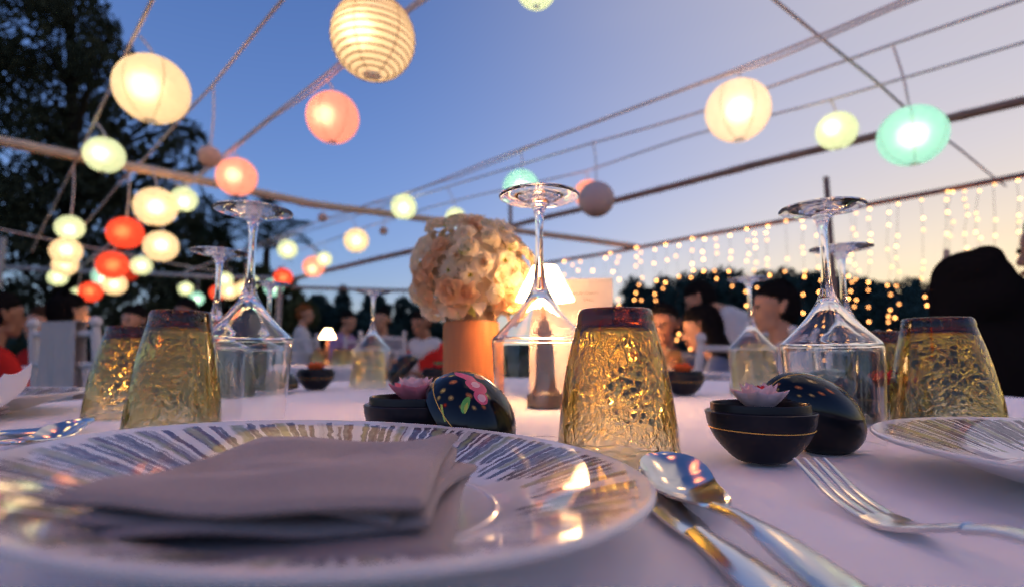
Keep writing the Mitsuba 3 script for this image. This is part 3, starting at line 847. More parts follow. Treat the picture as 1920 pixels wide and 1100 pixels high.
tm, tuv = tumbler_mesh()
TUMBLER = ply(tm, 'm_amber_glass', True, interior=AMBER)
tm2, tuv2 = tumbler_mesh(90, 200, 2, 0.0095)
TUMBLER2 = ply(tm2, 'm_amber_glass', True, interior=AMBER)
for label, x, y, rz, s, src in (
        ('upturned amber crackled glass tumbler nearest the camera, beside the central wine glass', 0.0915, 0.462, 100, 1.0, TUMBLER),
        ('upturned amber crackled glass tumbler behind the left rim of the foreground plate', -0.338, 0.530, 10, (0.83, 0.83, 1.03), TUMBLER),
        ('upturned amber crackled tumbler partly hidden behind the other left tumbler', -0.560, 0.770, 60, 1.0, TUMBLER2),
        ('upturned olive gold crackled tumbler at right above the cut off plate', 0.474, 0.580, 200, 1.0, TUMBLER),
        ('upturned crackled tumbler just behind the right hand one', 0.515, 0.735, 150, 0.93, TUMBLER2),
        ('upturned amber tumbler seen through the wine glass right of centre', 0.530, 1.15, 280, 1.0, TUMBLER2),
        ('upturned tumbler seen through the small wine glass left of the vase', -0.385, 1.42, 30, 0.98, TUMBLER2),
        ('upturned tumbler behind the bowl of the wine glass at left', -0.590, 1.10, 330, 0.98, TUMBLER2)):
    single('glass_tumbler', src, None, label, 'tumbler', to=place(x, y, TZ + 0.0012, rz, s))

# ------------------------------------------------------------------ upturned wine glasses
go = np.vstack([smooth_path([(0.0405, 0.0), (0.0425, 0.030), (0.0448, 0.070), (0.0462, 0.093)], 24), smooth_path([(0.0462, 0.0955), (0.0450, 0.0985), (0.0350, 0.1085), (0.0215, 0.1235), (0.0115, 0.1385), (0.0068, 0.150), (0.0050, 0.160), (0.0040, 0.180), (0.0040, 0.205), (0.0050, 0.219), (0.0075, 0.2265), (0.014, 0.2315), (0.026, 0.2345), (0.0385, 0.2362)], 80),
                [(0.0398, 0.2369), (0.0400, 0.2380), (0.0392, 0.2387), (0.036, 0.2384), (0.024, 0.2376), (0.012, 0.2372), (0.0, 0.2371)]])
gi = np.vstack([smooth_path([(0.0397, 0.0003), (0.0417, 0.030), (0.0440, 0.070), (0.0453, 0.0925)], 24), smooth_path([(0.0452, 0.0950), (0.0440, 0.0975), (0.0342, 0.1072), (0.0205, 0.1220), (0.0105, 0.1355), (0.0050, 0.1420), (0.0, 0.1432)], 36)])
mo, mi_ = lathe(go, 112), lathe(gi, 112, True)
ring = lathe([(0.0397, 0.0003), (0.0401, -0.0003), (0.0405, 0.0)], 112)
wg = cat([mo, mi_, ring])
if wg.volume < 0: wg.invert()
WINE = ply(wg, 'm_glass', 40)
for label, x, y, s in (
        ('upturned wine glass standing centrally between flowers and the near tumbler', 0.0285, 0.532, 1.06),
        ('upturned tall wine glass at right, behind the open lacquer egg box', 0.322, 0.528, 1.0),
        ('upturned tall wine glass at left, behind the left tumbler', -0.308, 0.606, 1.08),
        ('upturned wine glass second from left, its stem beside a taller one', -0.436, 0.765, 1.0),
        ('upturned wine glass just right of the tall left one, farther back', -0.525, 1.12, 1.0),
        ('upturned wine glass far back, left of the vase of flowers', -0.343, 1.28, 1.0),
        ('upturned wine glass just behind the tall right one', 0.472, 0.735, 1.0),
        ('upturned wine glass far back between the central tumbler and the tall right glass', 0.482, 1.05, 1.0)):
    single('wine_glass', WINE, None, label, 'wine glass', to=place(x, y, TZ + 0.0012, rng.uniform(0, 360), s))


# ------------------------------------------------------------------ lacquered egg boxes with flower candles
def ell(m, ax, ay):
    m = m.copy()
    m.vertices[:, 0] *= ax
    m.vertices[:, 1] *= ay
    return m


AX, AY = 1.06, 0.94
bowl_o = smooth_path([(0.0, 0.0), (0.014, 0.0), (0.0205, 0.0015), (0.0290, 0.0105), (0.0370, 0.0225), (0.0420, 0.0360), (0.0438, 0.0470)], 40)
bowl_prof = np.array([1, 0.88]) * np.vstack([bowl_o, [(0.0440, 0.0482), (0.0432, 0.0489), (0.0402, 0.0489), (0.0393, 0.0495), (0.0391, 0.0560), (0.0386, 0.0568), (0.0372, 0.0566), (0.0366, 0.0550)], smooth_path([(0.0360, 0.050), (0.034, 0.033), (0.026, 0.014), (0.0, 0.006)], 16)])
BOWL = ply(ell(lathe(bowl_prof, 96), AX, AY), 'm_lacquer_matte', 35)
aa = np.linspace(0, 2 * np.pi, 97)
wob = 0.0006 * np.sin(aa * 2 + 1)
BAND_B = ply(tube(np.stack([0.0412 * AX * np.cos(aa), 0.0412 * AY * np.sin(aa), 0.0283 + wob], 1), 0.00055, 6, False), 'm_gold', True)
tt = np.linspace(0, np.pi / 2, 40)
LA, LB, LH = 0.0440 * AX * 1.02, 0.0440 * AY * 1.02, 0.0415
lid_o = np.stack([np.cos(tt) ** 0.92, np.sin(tt)], 1)
lid_prof = np.vstack([[(0.93, 0.0), (0.985, -0.012)], lid_o])
lid_in = np.stack([0.93 * np.cos(tt), 0.92 * np.sin(tt)], 1)
lm = lathe(np.vstack([lid_in[::-1], lid_prof[1:]]), 96)
lm.vertices *= [LA, LB, LH]
if lm.volume < 0: lm.invert()
LID = ply(lm, 'm_lacquer', 35)
zb = 0.22
BAND_L = ply(tube(np.stack([LA * 0.978 * np.cos(aa), LB * 0.978 * np.sin(aa), LH * zb + 0.5 * wob], 1), 0.0005, 6, False), 'm_gold', True)


def lid_patch(outline, off=0.00025):
    """flat painted shape on the dome: outline in degrees (azimuth, elevation)"""
    from shapely.geometry import Polygon
    poly = Polygon(outline).buffer(0)
    v, f = trimesh.creation.triangulate_polygon(poly.segmentize(5.0), engine='earcut')
    m = trimesh.Trimesh(np.c_[v, 0 * v[:, 0]], f, process=False)
    m = m.subdivide().subdivide().subdivide()
    az, el = np.radians(m.vertices[:, 0]), np.radians(np.clip(m.vertices[:, 1], -5, 89.5))
    ce = np.cos(el) ** 0.92
    P = np.stack([ce * np.cos(az) * LA, ce * np.sin(az) * LB, np.sin(el) * LH], 1)
    n = P / np.array([LA, LB, LH]) ** 2
    P += off * n / np.linalg.norm(n, axis=1, keepdims=True)
    return trimesh.Trimesh(P, m.faces, process=False)


def blob(cx, cy, rx, ry, n=24, rot=0.0, pinch=0.0):
    t = np.linspace(0, 2 * np.pi, n + 1)[:-1]
    x, y = rx * np.cos(t) * (1 + pinch * np.cos(t)), ry * np.sin(t)
    c, s = math.cos(math.radians(rot)), math.sin(math.radians(rot))
    return list(zip(cx + c * x - s * y, cy + s * x + c * y))


def petal(L, W, cup=0.35, curl=0.2, nu=9, nv=7, tip=0.6, th=None):
    """a cupped petal growing along +x from the origin, opening upwards (+z)"""
    u, v = np.meshgrid(np.linspace(0, 1, nu), np.linspace(-1, 1, nv), indexing='ij')
    w = W * np.sin(np.pi * np.clip(u, 0, 1) ** tip) ** 0.75 * 0.5 + W * 0.06
    P = np.stack([u * L * (1 - 0.10 * v ** 2 * (u > 0.6)), v * w, cup * W * v ** 2 * np.sin(np.pi * u ** 0.8) * 0.6 + curl * L * u ** 2], -1)
    return sheet(P, th) if th else trimesh.Trimesh(P.reshape(-1, 3), tris(grid_faces(nu, nv)), process=False)


def rot(m, ax, deg):
    m = m.copy()
    m.apply_transform(trimesh.transformations.rotation_matrix(math.radians(deg), ax))
    return m


diffuse('m_waxpetal', (0.80, 0.55, 0.56))
diffuse('m_waxpetal_pink', (0.80, 0.22, 0.27))
diffuse('m_waxpetal_red', (0.70, 0.06, 0.07))
diffuse('m_waxpetal_orange', (0.85, 0.16, 0.05))
diffuse('m_waxleaf', (0.05, 0.30, 0.14))


def lotus(label, M, mats, size=1.0, parts=True):
    k = thing('flower_candle', label, 'candle')
    rows = []
    for n, el, L, W, ro in ((7, 42, 0.0200, 0.0190, 0.0065), (6, 62, 0.0205, 0.0180, 0.004), (5, 80, 0.017, 0.013, 0.0015)):
        for i in range(n):
            p = petal(L * size, W * size, 0.5, 0.25, th=0.0007)
            p = rot(p, [0, 1, 0], -el + 12)
            p.apply_translation([ro * size, 0, 0])
            p = rot(p, [0, 0, 1], 360 * i / n + 25 * n)
            rows.append((p, mats[0] if (n == 7) else mats[1] if n == 6 else mats[2]))
    c = trimesh.creation.icosphere(2, 0.006 * size)
    c.vertices[:, 2] = c.vertices[:, 2] * 0.7 + 0.004 * size
    rows.append((c, mats[2]))
    if parts:
        for p, m in rows[:-1]:
            part(k, 'petal', p, m, 60, to=M)
        part(k, 'core', c, mats[2], True, to=M)
    else:
        for m in dict.fromkeys(mats):
            part(k, 'petals', cat([p for p, q in rows if q == m]), m, 60, to=M)


def egg_box(label, x, y, rz, lid, flower, s=1.0, deco=None, near=False, fl=None, what=None):
    """lid = (dx, dy, dz, tilt towards azimuth, degrees, spin, scale)"""
    k = thing('lacquer_egg_box', label, 'egg box')
    to = place(x, y, TZ + 0.0008, rz, s)
    part(k, 'bowl', BOWL, None, to=to)
    part(k, 'gold_line', BAND_B, None, to=to)
    dx, dy, dz, az, deg, spin = lid[:6]
    ls = s * np.asarray(lid[6] if len(lid) > 6 else 1.0)
    ax = [-math.sin(math.radians(az)), math.cos(math.radians(az)), 0]
    k2 = thing('egg_box_lid', what, 'egg box lid')
    tl = T().translate([x + dx, y + dy, TZ + dz]) @ T().rotate(ax, deg) @ T().rotate([0, 0, 1], spin) @ T().scale([float(q) for q in np.broadcast_to(ls, 3)])
    part(k2, 'dome', LID, None, to=tl)
    part(k2, 'gold_line', BAND_L, None, to=tl)
    turn_ = -42
    for nm, out, m, o in deco or ():
        part(k2, nm, lid_patch([(a_ + (turn_ if near else 0), e_ + (4 if near else 0)) for a_, e_ in out], o), m, True, to=tl)
    lotus(fl, place(x, y, TZ + (0.0455 if near else 0.046) * s, rz + 20, s), flower, 1.18, parts=near)


DECO = [('painted_flower', blob(-80, 60, 24, 11, 30, 10, 0.3), 'm_pink_paint', .00025), ('painted_flower', [(-122, 34), (-108, 38), (-94, 50), (-78, 54), (-88, 66), (-112, 58)], 'm_pink_paint', .00030), ('painted_highlight', blob(-80, 60, 10, 5), 'm_pale_pink_paint', .0004),
        ('painted_highlight', blob(-44, 57, 9, 5), 'm_pale_pink_paint', .0004), ('painted_flower', blob(-46, 57, 17, 8), 'm_pink_paint', .00028), ('painted_leaf', blob(-50, 36, 11, 5, 24, -50), 'm_green_paint', .00025), ('painted_leaf', blob(-46, 34, 7, 2.2, 24, -50), 'm_lime_paint', .00032),
        ('painted_petal', blob(-128, 64, 16, 6), 'm_orange_paint', .0002), ('painted_twig', [(-68, 12), (-50, 5), (-49, 7), (-66, 14)], 'm_lime_paint', .0003)]
WHITE = ('m_waxpetal', 'm_waxpetal', 'm_waxpetal_pink')
egg_box('open black lacquer egg box bowl behind the foreground plate', -0.089, 0.488, 8, (0.048, -0.014, 0.0285, -25, 46, -25), ('m_waxpetal_pink', 'm_waxpetal', 'm_waxpetal'), 1.0, DECO, True,
        'pink wax lotus candle in the box behind the foreground plate', 'black lid painted with a pink flower and green leaf, leaning behind the foreground plate')
egg_box('open black lacquer egg box bowl right of the central tumbler', 0.209, 0.447, -4, (0.072, 0.052, 0.0340, -93, 99, -33, (1.10, 0.86, 0.95)), ('m_waxpetal', 'm_waxpetal', 'm_waxpetal_red'), 0.95, None, True,
        'white wax lotus candle with red heart in the box right of the central tumbler', 'glossy plain black lid leaning on the box right of the central tumbler')
RED = ('m_waxpetal_red', 'm_waxpetal_red', 'm_waxpetal_orange')
ORG = ('m_waxpetal_orange', 'm_waxpetal_orange', 'm_waxpetal_red')
egg_box('black egg box behind the tall right wine glass', 0.500, 0.690, 0, (-0.080, 0.02, 0.026, 200, 35, 0), RED, 1.0, None, False, 'red flower candle behind the tall right wine glass', 'black lid seen through the tall right wine glass')
egg_box('black egg box far back, right of the central tumbler', 0.372, 1.145, 0, (-0.085, 0.05, 0.030, 190, 40, 0), ORG, 1.0, None, False, 'orange flower candle far back, right of the central tumbler', 'black lid hidden behind the central tumbler')
egg_box('black egg box far back at left, with orange flower', -0.485, 1.30, 0, (-0.055, -0.09, 0.010, -90, 6, 0), ORG, 1.0, [('painted_petal', blob(-90 + d, 55, 9, 8), m_, .0003) for d, m_ in ((-50, 'm_orange_paint'), (0, 'm_pink_paint'), (45, 'm_orange_paint'))], False,
        'orange flower candle far back at left', 'painted black lid lying flat far back at left')
egg_box('black egg box far back, half hidden by the vase', -0.185, 1.34, 0, (-0.082, -0.015, 0.042, 180, 48, 0), ('m_waxpetal_red', 'm_waxleaf', 'm_waxpetal_orange'), 1.0, [('painted_petal', blob(-90 + d, 55, 12, 8), 'm_orange_paint', .0003) for d in (-30, 10)], False,
        'red and green flower candle half hidden by the vase', 'black lid tilted on edge just left of the vase')


# ------------------------------------------------------------------ cutlery
def blade_grid(path, width, up, cross, n=120, m=17, thick=0.0016):
    """solid strip along path: width(t), cross(t, s) gives the height offset across, s in [-1, 1]"""
    P = smooth_path(path, n)
    t = np.linspace(0, 1, n)
    s = np.linspace(-1, 1, m)
    d = np.gradient(P, axis=0)
    d /= np.linalg.norm(d, axis=1, keepdims=True)
    side = np.cross(d, [0, 0, 1.0])
    side /= np.linalg.norm(side, axis=1, keepdims=True)
    nn = np.cross(side, d)
    w = width(t)
    G = P[:, None] + side[:, None] * (w[:, None] * s[None] / 2)[..., None] + nn[:, None] * cross(t[:, None], s[None])[..., None]
    return sheet(G, thick)


def itp(xs, ys):
    from scipy.interpolate import PchipInterpolator
    f = PchipInterpolator(xs, ys)
    return lambda t: f(np.clip(t, 0, 1))


def spoon(label, tip, neck, mid, end, bw=0.043):
    k = thing('spoon', label, 'spoon')
    tip, neck, mid, end = [np.array(q, float) for q in (tip, neck, mid, end)]
    low = tip * 0.55 + neck * 0.45
    low[2] = min(tip[2], neck[2]) - 0.0015
    bw_ = lambda t: bw * np.sqrt(np.clip(1 - (np.abs(2 * np.clip(t, 0, 1) ** 0.86 - 1)) ** 2.25, 0, 1)) + 0.0045 * t + 0.0006  # noqa
    dep = lambda t, s: -0.0098 * np.clip(1 - s ** 2, 0, 1) * np.clip(np.sin(np.pi * np.clip(t, 0, 1) ** 0.9), 0, 1) ** 0.8  # noqa
    part(k, 'bowl', blade_grid([tip, low * 0.5 + tip * 0.5 + [0, 0, 0.001], low, neck], bw_, None, dep, 90, 29, 0.0016), 'm_steel', 50)
    hw = itp([0, 0.12, 0.4, 0.8, 0.95, 1], [0.0078, 0.0072, 0.0095, 0.0185, 0.0175, 0.006])
    part(k, 'handle', blade_grid([neck + (neck - mid) * 0.02, neck * 0.6 + mid * 0.4 + [0, 0, 0.002], mid, end], hw, None, lambda t, s: -0.0022 * s ** 2 * (1 - 0.5 * t) - 0.0012 * t * (np.abs(s) > 0.8), 90, 15, 0.0030), 'm_steel', 50)


spoon('polished spoon right of the foreground plate with its bowl towards the centre', (0.1055, 0.372, TZ + 0.0215), (0.1070, 0.284, TZ + 0.0105), (0.112, 0.215, TZ + 0.0125), (0.118, 0.105, TZ + 0.004))
spoon('spoon at the left edge reflecting blue sky', (-0.474, 0.580, TZ + 0.0165), (-0.475, 0.500, TZ + 0.007), (-0.470, 0.43, TZ + 0.013), (-0.46, 0.33, TZ + 0.003), 0.041)
spoon('dull spoon at the left edge beneath the blue reflecting one', (-0.500, 0.635, TZ + 0.012), (-0.555, 0.560, TZ + 0.006), (-0.60, 0.49, TZ + 0.011), (-0.66, 0.40, TZ + 0.003), 0.046)

k = thing('table_knife', 'table knife lying between the foreground plate and the spoon', 'knife')
tk = np.linspace(0, 1, 60)
part(k, 'blade', blade_grid([(0.0830, 0.375, TZ + 0.0030), (0.0865, 0.33, TZ + 0.0030), (0.0900, 0.255, TZ + 0.0034)], itp([0, 0.1, 0.35, 0.8, 1], [0.004, 0.014, 0.022, 0.020, 0.013]), None, lambda t, s: 0 * t * s, 70, 9, 0.0014), 'm_steel', 40)
part(k, 'handle', blade_grid([(0.0898, 0.262, TZ + 0.0042), (0.0925, 0.20, TZ + 0.0065), (0.097, 0.06, TZ + 0.0045)], itp([0, 0.1, 0.6, 0.95, 1], [0.011, 0.0125, 0.018, 0.0195, 0.012]), None, lambda t, s: -0.0020 * s ** 2, 70, 13, 0.0055), 'm_steel', 40)

k = thing('fork', 'four tined fork with tines towards the centre, right of the spoon', 'fork')
R0, HX = np.array([0.1985, 0.287, TZ + 0.0022]), 0.0
for i in range(4):
    o = (i - 1.5) * 0.0062
    pts = [(R0[0] + o * 0.92, 0.2855, TZ + 0.0022), (0.1980 + o, 0.302, TZ + 0.0030), (0.1972 + o * 1.02, 0.325, TZ + 0.0085), (0.1966 + o * 1.06, 0.354, TZ + 0.0205)]
    part(k, 'tine', blade_grid(pts, itp([0, 0.3, 0.85, 1], [0.0046, 0.0036, 0.0028, 0.0012]), None, lambda t, s: -0.0005 * s ** 2, 50, 7, 0.0021), 'm_steel', 50)
part(k, 'neck', blade_grid([(0.1984, 0.292, TZ + 0.0022), (0.1988, 0.276, TZ + 0.0026), (0.1995, 0.258, TZ + 0.0070), (0.2000, 0.238, TZ + 0.0140)], itp([0, 0.25, 0.5, 0.75, 1], [0.0232, 0.0235, 0.019, 0.010, 0.0078]), None, lambda t, s: -0.0015 * s ** 2 + 0.001, 50, 13, 0.0024), 'm_steel', 50)
part(k, 'handle', blade_grid([(0.2000, 0.240, TZ + 0.0135), (0.2015, 0.215, TZ + 0.0190), (0.204, 0.17, TZ + 0.0180), (0.208, 0.09, TZ + 0.0035)], itp([0, 0.3, 0.8, 0.95, 1], [0.0078, 0.0085, 0.0175, 0.017, 0.006]), None, lambda t, s: -0.0016 * s ** 2, 60, 11, 0.0030), 'm_steel', 50)

# ------------------------------------------------------------------ vase of flowers
VX, VY = -0.0770, 0.985
k = thing('flower_vase', 'brown wooden cylinder vase holding the white flower ball', 'vase')
vo_ = np.array([(0.0, 0.0), (0.050, 0.0), (0.0525, 0.003), (0.0525, 0.145), (0.0518, 0.147), (0.0505, 0.1472), (0.0498, 0.145), (0.0498, 0.01), (0.0, 0.01)])
part(k, 'wooden_body', lathe(vo_, 64), 'm_vase', 35, to=place(VX, VY, TZ + 0.0010))
vl = np.array([(0.0490, 0.012), (0.0493, 0.165), (0.0485, 0.166), (0.0475, 0.165), (0.0472, 0.012)])
part(k, 'dark_liner', lathe(vl, 48), 'm_vase_dark', 35, to=place(VX, VY, TZ + 0.0010))


def thinmat(n, c, dt=1.15):
    scene[n] = {'type': 'principledthin', 'base_color': rgb(c), 'roughness': 0.6, 'diff_trans': dt, 'spec_trans': 0.0}


thinmat('m_petal_white', (0.92, 0.83, 0.67))
thinmat('m_petal_peach', (0.86, 0.62, 0.40))
thinmat('m_petal_cream', (0.84, 0.75, 0.52))
thinmat('m_petal_green', (0.42, 0.44, 0.13))
diffuse('m_flower_eye', (0.16, 0.15, 0.02))
diffuse('m_flower_ring', (0.50, 0.42, 0.06))
diffuse('m_foam', (0.50, 0.42, 0.28))

g = np.random.default_rng(77)


def frame(n, spin):
    n = n / np.linalg.norm(n)
    x = np.cross([0, 0, 1.0], n)
    x /= np.linalg.norm(x) + 1e-9
    y = np.cross(n, x)
    c, s = math.cos(spin), math.sin(spin)
    M = np.eye(4)
    M[:3, 0], M[:3, 1], M[:3, 2] = c * x + s * y, -s * x + c * y, n
    return M


def ring_petals(n, L, W, el, r0, cup, curl, z0=0.0, jit=6):
    out = []
    for i in range(n):
        p = petal(L * g.uniform(.88, 1.1), W * g.uniform(.9, 1.1), cup, curl, 7, 5)
        p.vertices[:, 2] += 0.13 * L * (meshkit.noise(p.vertices * 190 + i * 9.1, 4) - 0.5) * 2
        p = rot(p, [0, 1, 0], -el + g.uniform(-jit, jit))
        p.apply_translation([r0, 0, z0])
        out.append(rot(p, [0, 0, 1], 360 * (i + 0.2 * g.uniform(-1, 1)) / n))
    return out


def daisy(R):
    ps = [(p, 'm_petal_white') for p in ring_petals(15, R, R * 0.42, 12, R * 0.12, 0.25, -0.05) + ring_petals(12, R * 0.8, R * 0.36, 30, R * 0.10, 0.3, 0.05, 0.001)]
    e = trimesh.creation.icosphere(2, R * 0.13)
    e.vertices[:, 2] *= 0.5
    e.vertices[:, 2] += R * 0.10
    rg = tube(np.stack([R * 0.19 * np.cos(aa[::4]), R * 0.19 * np.sin(aa[::4]), 0 * aa[::4] + R * 0.10], 1), R * 0.06, 6, False)
    return ps, [('eye', e, 'm_flower_eye'), ('eye_ring', rg, 'm_flower_ring')]


def rose(R):
    m = g.choice(['m_petal_white', 'm_petal_peach', 'm_petal_white'])
    ps = []
    for n, el, L, W, r0 in ((6, 15, 1.0, 1.05, 0.15), (5, 42, 0.85, 0.95, 0.14), (5, 62, 0.75, 0.8, 0.10), (4, 78, 0.62, 0.6, 0.05)):
        ps += [(p, m if el < 70 else 'm_petal_peach') for p in ring_petals(n, R * L, R * W, el, R * r0, 0.55, -0.10 if el < 30 else 0.12)]
    return ps, []


def hydrangea(R):
    ps = []
    for i in range(16):
        d = np.array([0, 0, 1.0]) if i == 0 else np.array([math.cos(i * 2.4) * (0.3 + 0.5 * (i / 16)), math.sin(i * 2.4) * (0.3 + 0.5 * (i / 16)), 0.75])
        M = frame(d, g.uniform(0, 6))
        M[:3, 3] = d / np.linalg.norm(d) * R * 0.75
        m = g.choice(['m_petal_white', 'm_petal_cream', 'm_petal_white', 'm_petal_green'], p=[.45, .30, .2, .05])
        for p in ring_petals(4, R * 0.44, R * 0.47, 16, 0.0, 0.25, 0.0):
            p.apply_transform(M)
            ps.append((p, m))
    return ps, []


kb = thing('flower_ball', 'round bouquet of white roses, daisies and hydrangea in the wooden vase', 'bouquet')
BC = at_y(881, 507, VY)
BR = 0.124
foam = trimesh.creation.icosphere(3, BR * 0.70)
foam.vertices[:, 2] *= 0.90
part(kb, 'foam_core', foam, 'm_foam', True, to=place(*BC))
stemm = tube([[VX, VY, TZ + 0.012], [VX, VY, TZ + 0.19]], 0.030, 10)
part(kb, 'stem_bundle', stemm, 'm_foam')
fix = [(-0.33, -0.15, daisy, 0.021), (0.10, -0.27, daisy, 0.023), (-0.14, 0.12, rose, 0.024), (0.30, 0.0, rose, 0.024), (-0.05, 0.55, rose, 0.023), (0.38, 0.42, hydrangea, 0.026), (-0.48, 0.35, rose, 0.022), (0.05, 0.22, hydrangea, 0.026)]
spots = []
for sx, sz, fn, R in fix:
    spots.append((np.array([sx, -math.sqrt(max(0, 1 - sx * sx - sz * sz)), sz]), fn, R))
for i in range(230):
    z = 1 - 2 * (i + 0.5) / 230
    ph = i * 2.39996
    d = np.array([math.sqrt(1 - z * z) * math.cos(ph), math.sqrt(1 - z * z) * math.sin(ph), z])
    if z < -0.80 or min(np.linalg.norm(d - s[0]) for s in spots) < 0.265:
        continue
    spots.append((d, [rose, hydrangea, hydrangea, daisy, hydrangea, hydrangea, rose, hydrangea][g.integers(8)], g.uniform(0.022, 0.030)))
for q, (d, fn, R) in enumerate(spots):
    M = frame(d + g.normal(size=3) * 0.16, g.uniform(0, 6))
    rad = BR * g.uniform(0.80, 0.93) * (0.96 if d[2] > -0.3 else 1.0)
    c = BC + d * [rad, rad, rad * 0.93]
    M[:3, 3] = c - M[:3, 2] * R * 0.3
    ps, ex = fn(R)
    front = q < 8
    fk = numbered(kb + '__flower')
    ms = dict.fromkeys(m for _, m in ps)
    first = True
    for p, m in ps:
        p.apply_transform(M)
    if front and fn is not hydrangea:
        for p, m in ps:
            part(fk, 'petal', p, m, True)
    else:
        for m in ms:
            j = cat([p for p, mm in ps if mm == m])
            if first:
                scene[fk] = ply(j, m, True)
                first = False
            else:
                part(fk, 'inner_petals', j, m, True)
    for nm, e, m in ex:
        e.apply_transform(M)
        part(fk, nm, e, m, True)
for i in range(8):                                       # green leaves and drooping petals between the blooms
    d = g.normal(size=3)
    d /= np.linalg.norm(d)
    if d[2] < -0.75: d[2] *= -1
    M = frame(d, g.uniform(0, 6))
    M[:3, 3] = BC + d * BR * 0.70
    p = rot(petal(0.036, 0.020, 0.4, 0.1, 7, 5), [0, 1, 0], -55)
    p.apply_transform(M)
    part(kb, 'leaf', p, 'm_petal_green', True)
for i in range(16):
    az = 2 * np.pi * i / 16 + g.uniform(-.2, .2)
    p = rot(petal(g.uniform(.03, .042), 0.026, 0.5, -0.15, 7, 5), [0, 1, 0], g.uniform(35, 70))
    p.apply_transform(trimesh.transformations.rotation_matrix(az, [0, 0, 1]))
    p.apply_translation(BC + [0.060 * math.cos(az), 0.060 * math.sin(az), -0.066])
    part(kb, 'hanging_petal', p, g.choice(['m_petal_white', 'm_petal_peach']), True)

# ------------------------------------------------------------------ lamps
diffuse('m_shade', (0.70, 0.60, 0.50))


def table_lamp(label, x, y, s=1.0, k_=5.5, z=TZ, weight=10.0, bulb=150.0):
    k = thing('table_lamp', label, 'table lamp')
    to = place(x, y, z + 0.001, 20, s)
    base = np.vstack([smooth_path([(0.0, 0.0), (0.0325, 0.0), (0.0335, 0.002), (0.0335, 0.0185), (0.0320, 0.0205), (0.0260, 0.0235), (0.0205, 0.031), (0.0180, 0.046), (0.0165, 0.080), (0.0140, 0.130)], 70), [(0.0133, 0.1315), (0.0, 0.1315)]])
    part(k, 'base', lathe(base, 48), 'm_lamp_wood', 35, to=to)
    part(k, 'neck', lathe([(0.0, 0.1305), (0.0110, 0.1305), (0.0110, 0.150), (0.0, 0.150)], 24), 'm_lamp_wood', 35, to=to)
    sh_ = lathe([(0.0530, 0.182), (0.0215, 0.243), (0.0205, 0.243), (0.0520, 0.182)], 48)
    sh_ = trimesh.Trimesh(np.vstack([sh_.vertices]), sh_.faces, process=False)
    part(k, 'lamp_shade', ply(sh_, 'm_shade', 35, emitter={**lit((1.0, 0.56, 0.23), k_), 'sampling_weight': weight}), None, to=to)
    part(k, 'bulb', {**BULB, 'bsdf': {'type': 'ref', 'id': 'm_bulb'}, 'emitter': {**lit((1.0, 0.50, 0.20), bulb), 'sampling_weight': weight}}, None, to=place(x, y, z + 0.200 * s, 0, 0.016 * s))
    part(k, 'bulb_holder', tube([[0, 0, 0.148], [0, 0, 0.186]], 0.006, 10), 'm_lamp_wood', to=to)


table_lamp('small lit table lamp with wooden base beside the flower vase', 0.0570, 0.895, 0.98, 16.0, bulb=230.0)

# ------------------------------------------------------------------ menu card
m0, m1 = at_y(992, 640, 1.0), at_y(1150, 526, 1.02)
k = thing('menu_card', 'cream folded menu card standing behind the small lamp', 'menu')
H = m1[2] - TZ
yl, yr, xl, xr = 1.02, 0.995, m0[0], at_y(1150, 600, 0.995)[0]
for nm, p, q in (('front_leaf', (xl, yl), (xr, yr)), ('back_leaf', (xl, yl + 0.002), (xr - 0.02, yr + 0.085))):
    P = np.array([[[p[0] + (q[0] - p[0]) * t, p[1] + (q[1] - p[1]) * t + 0.002 * math.sin(3 * t), TZ + 0.0015 + H * s] for s in (0, 0.5, 1)] for t in np.linspace(0, 1, 12)])
    part(k, nm, sheet(P, 0.0007), 'm_card', False)
dirx = np.array([xr - xl, yr - yl])
W_ = np.linalg.norm(dirx)
dirx = dirx / W_
g = np.random.default_rng(3)


def print_row(x0, x1, z, h=0.0022):
    """one line of small print, a row of letter-sized marks"""
    ms, x = [], x0
    while x < x1:
        w = g.uniform(0.0012, 0.0026)
        if g.random() > 0.16:
            c = np.array([xl, yl]) + dirx * (x + w / 2)
            b = box(w * 0.8, 0.0006, h * g.uniform(.7, 1.1))
            b.apply_transform(trimesh.transformations.rotation_matrix(math.atan2(dirx[1], dirx[0]), [0, 0, 1]))
            b.apply_translation([c[0], c[1] + 0.002 * math.sin(3 * x / W_) - 0.0008, z])
            ms.append(b)
        x += w
    return cat(ms)


for x0, x1, z in [(0.070, 0.136, TZ + H * 0.885), (0.108, 0.125, TZ + H * 0.83)] + [(0.006, 0.006 + g.uniform(0.02, 0.05), TZ + H * (0.60 - 0.035 * i)) for i in range(11)] + [(0.075, 0.075 + g.uniform(0.03, 0.07), TZ + H * (0.62 - 0.05 * i)) for i in range(8)]:
    part(k, 'line_of_print', print_row(x0, x1, z), 'm_print', False)

# curled white petal on the left plate
Pp = smooth_path([at_y(-60, 778, 0.60), at_y(-12, 768, 0.59), at_y(14, 738, 0.585), at_y(33, 700, 0.585)], 24)
ww = 0.011 + 0.010 * np.sin(np.linspace(0.2, 2.9, 24))
s_ = np.linspace(-1, 1, 9)
side = np.array([0.25, 0.80, 0.40])
side /= np.linalg.norm(side)
G = Pp[:, None] + side * (ww[:, None] * s_[None])[..., None] + np.array([0.0, 0, 1]) * (0.006 * (s_ ** 2)[None, :, None] + 0.0015 * np.sin(np.linspace(0, 9, 24))[:, None, None])
diffuse('m_orchid', (0.74, 0.74, 0.80))
k = thing('orchid_flower', 'curled white orchid petals resting on the left edge plate', 'flower')
part(k, 'petal', sheet(G, 0.0012), 'm_orchid', 60)
Pq = smooth_path([at_y(-60, 778, 0.60), at_y(-95, 745, 0.60), at_y(-120, 720, 0.61)], 24)
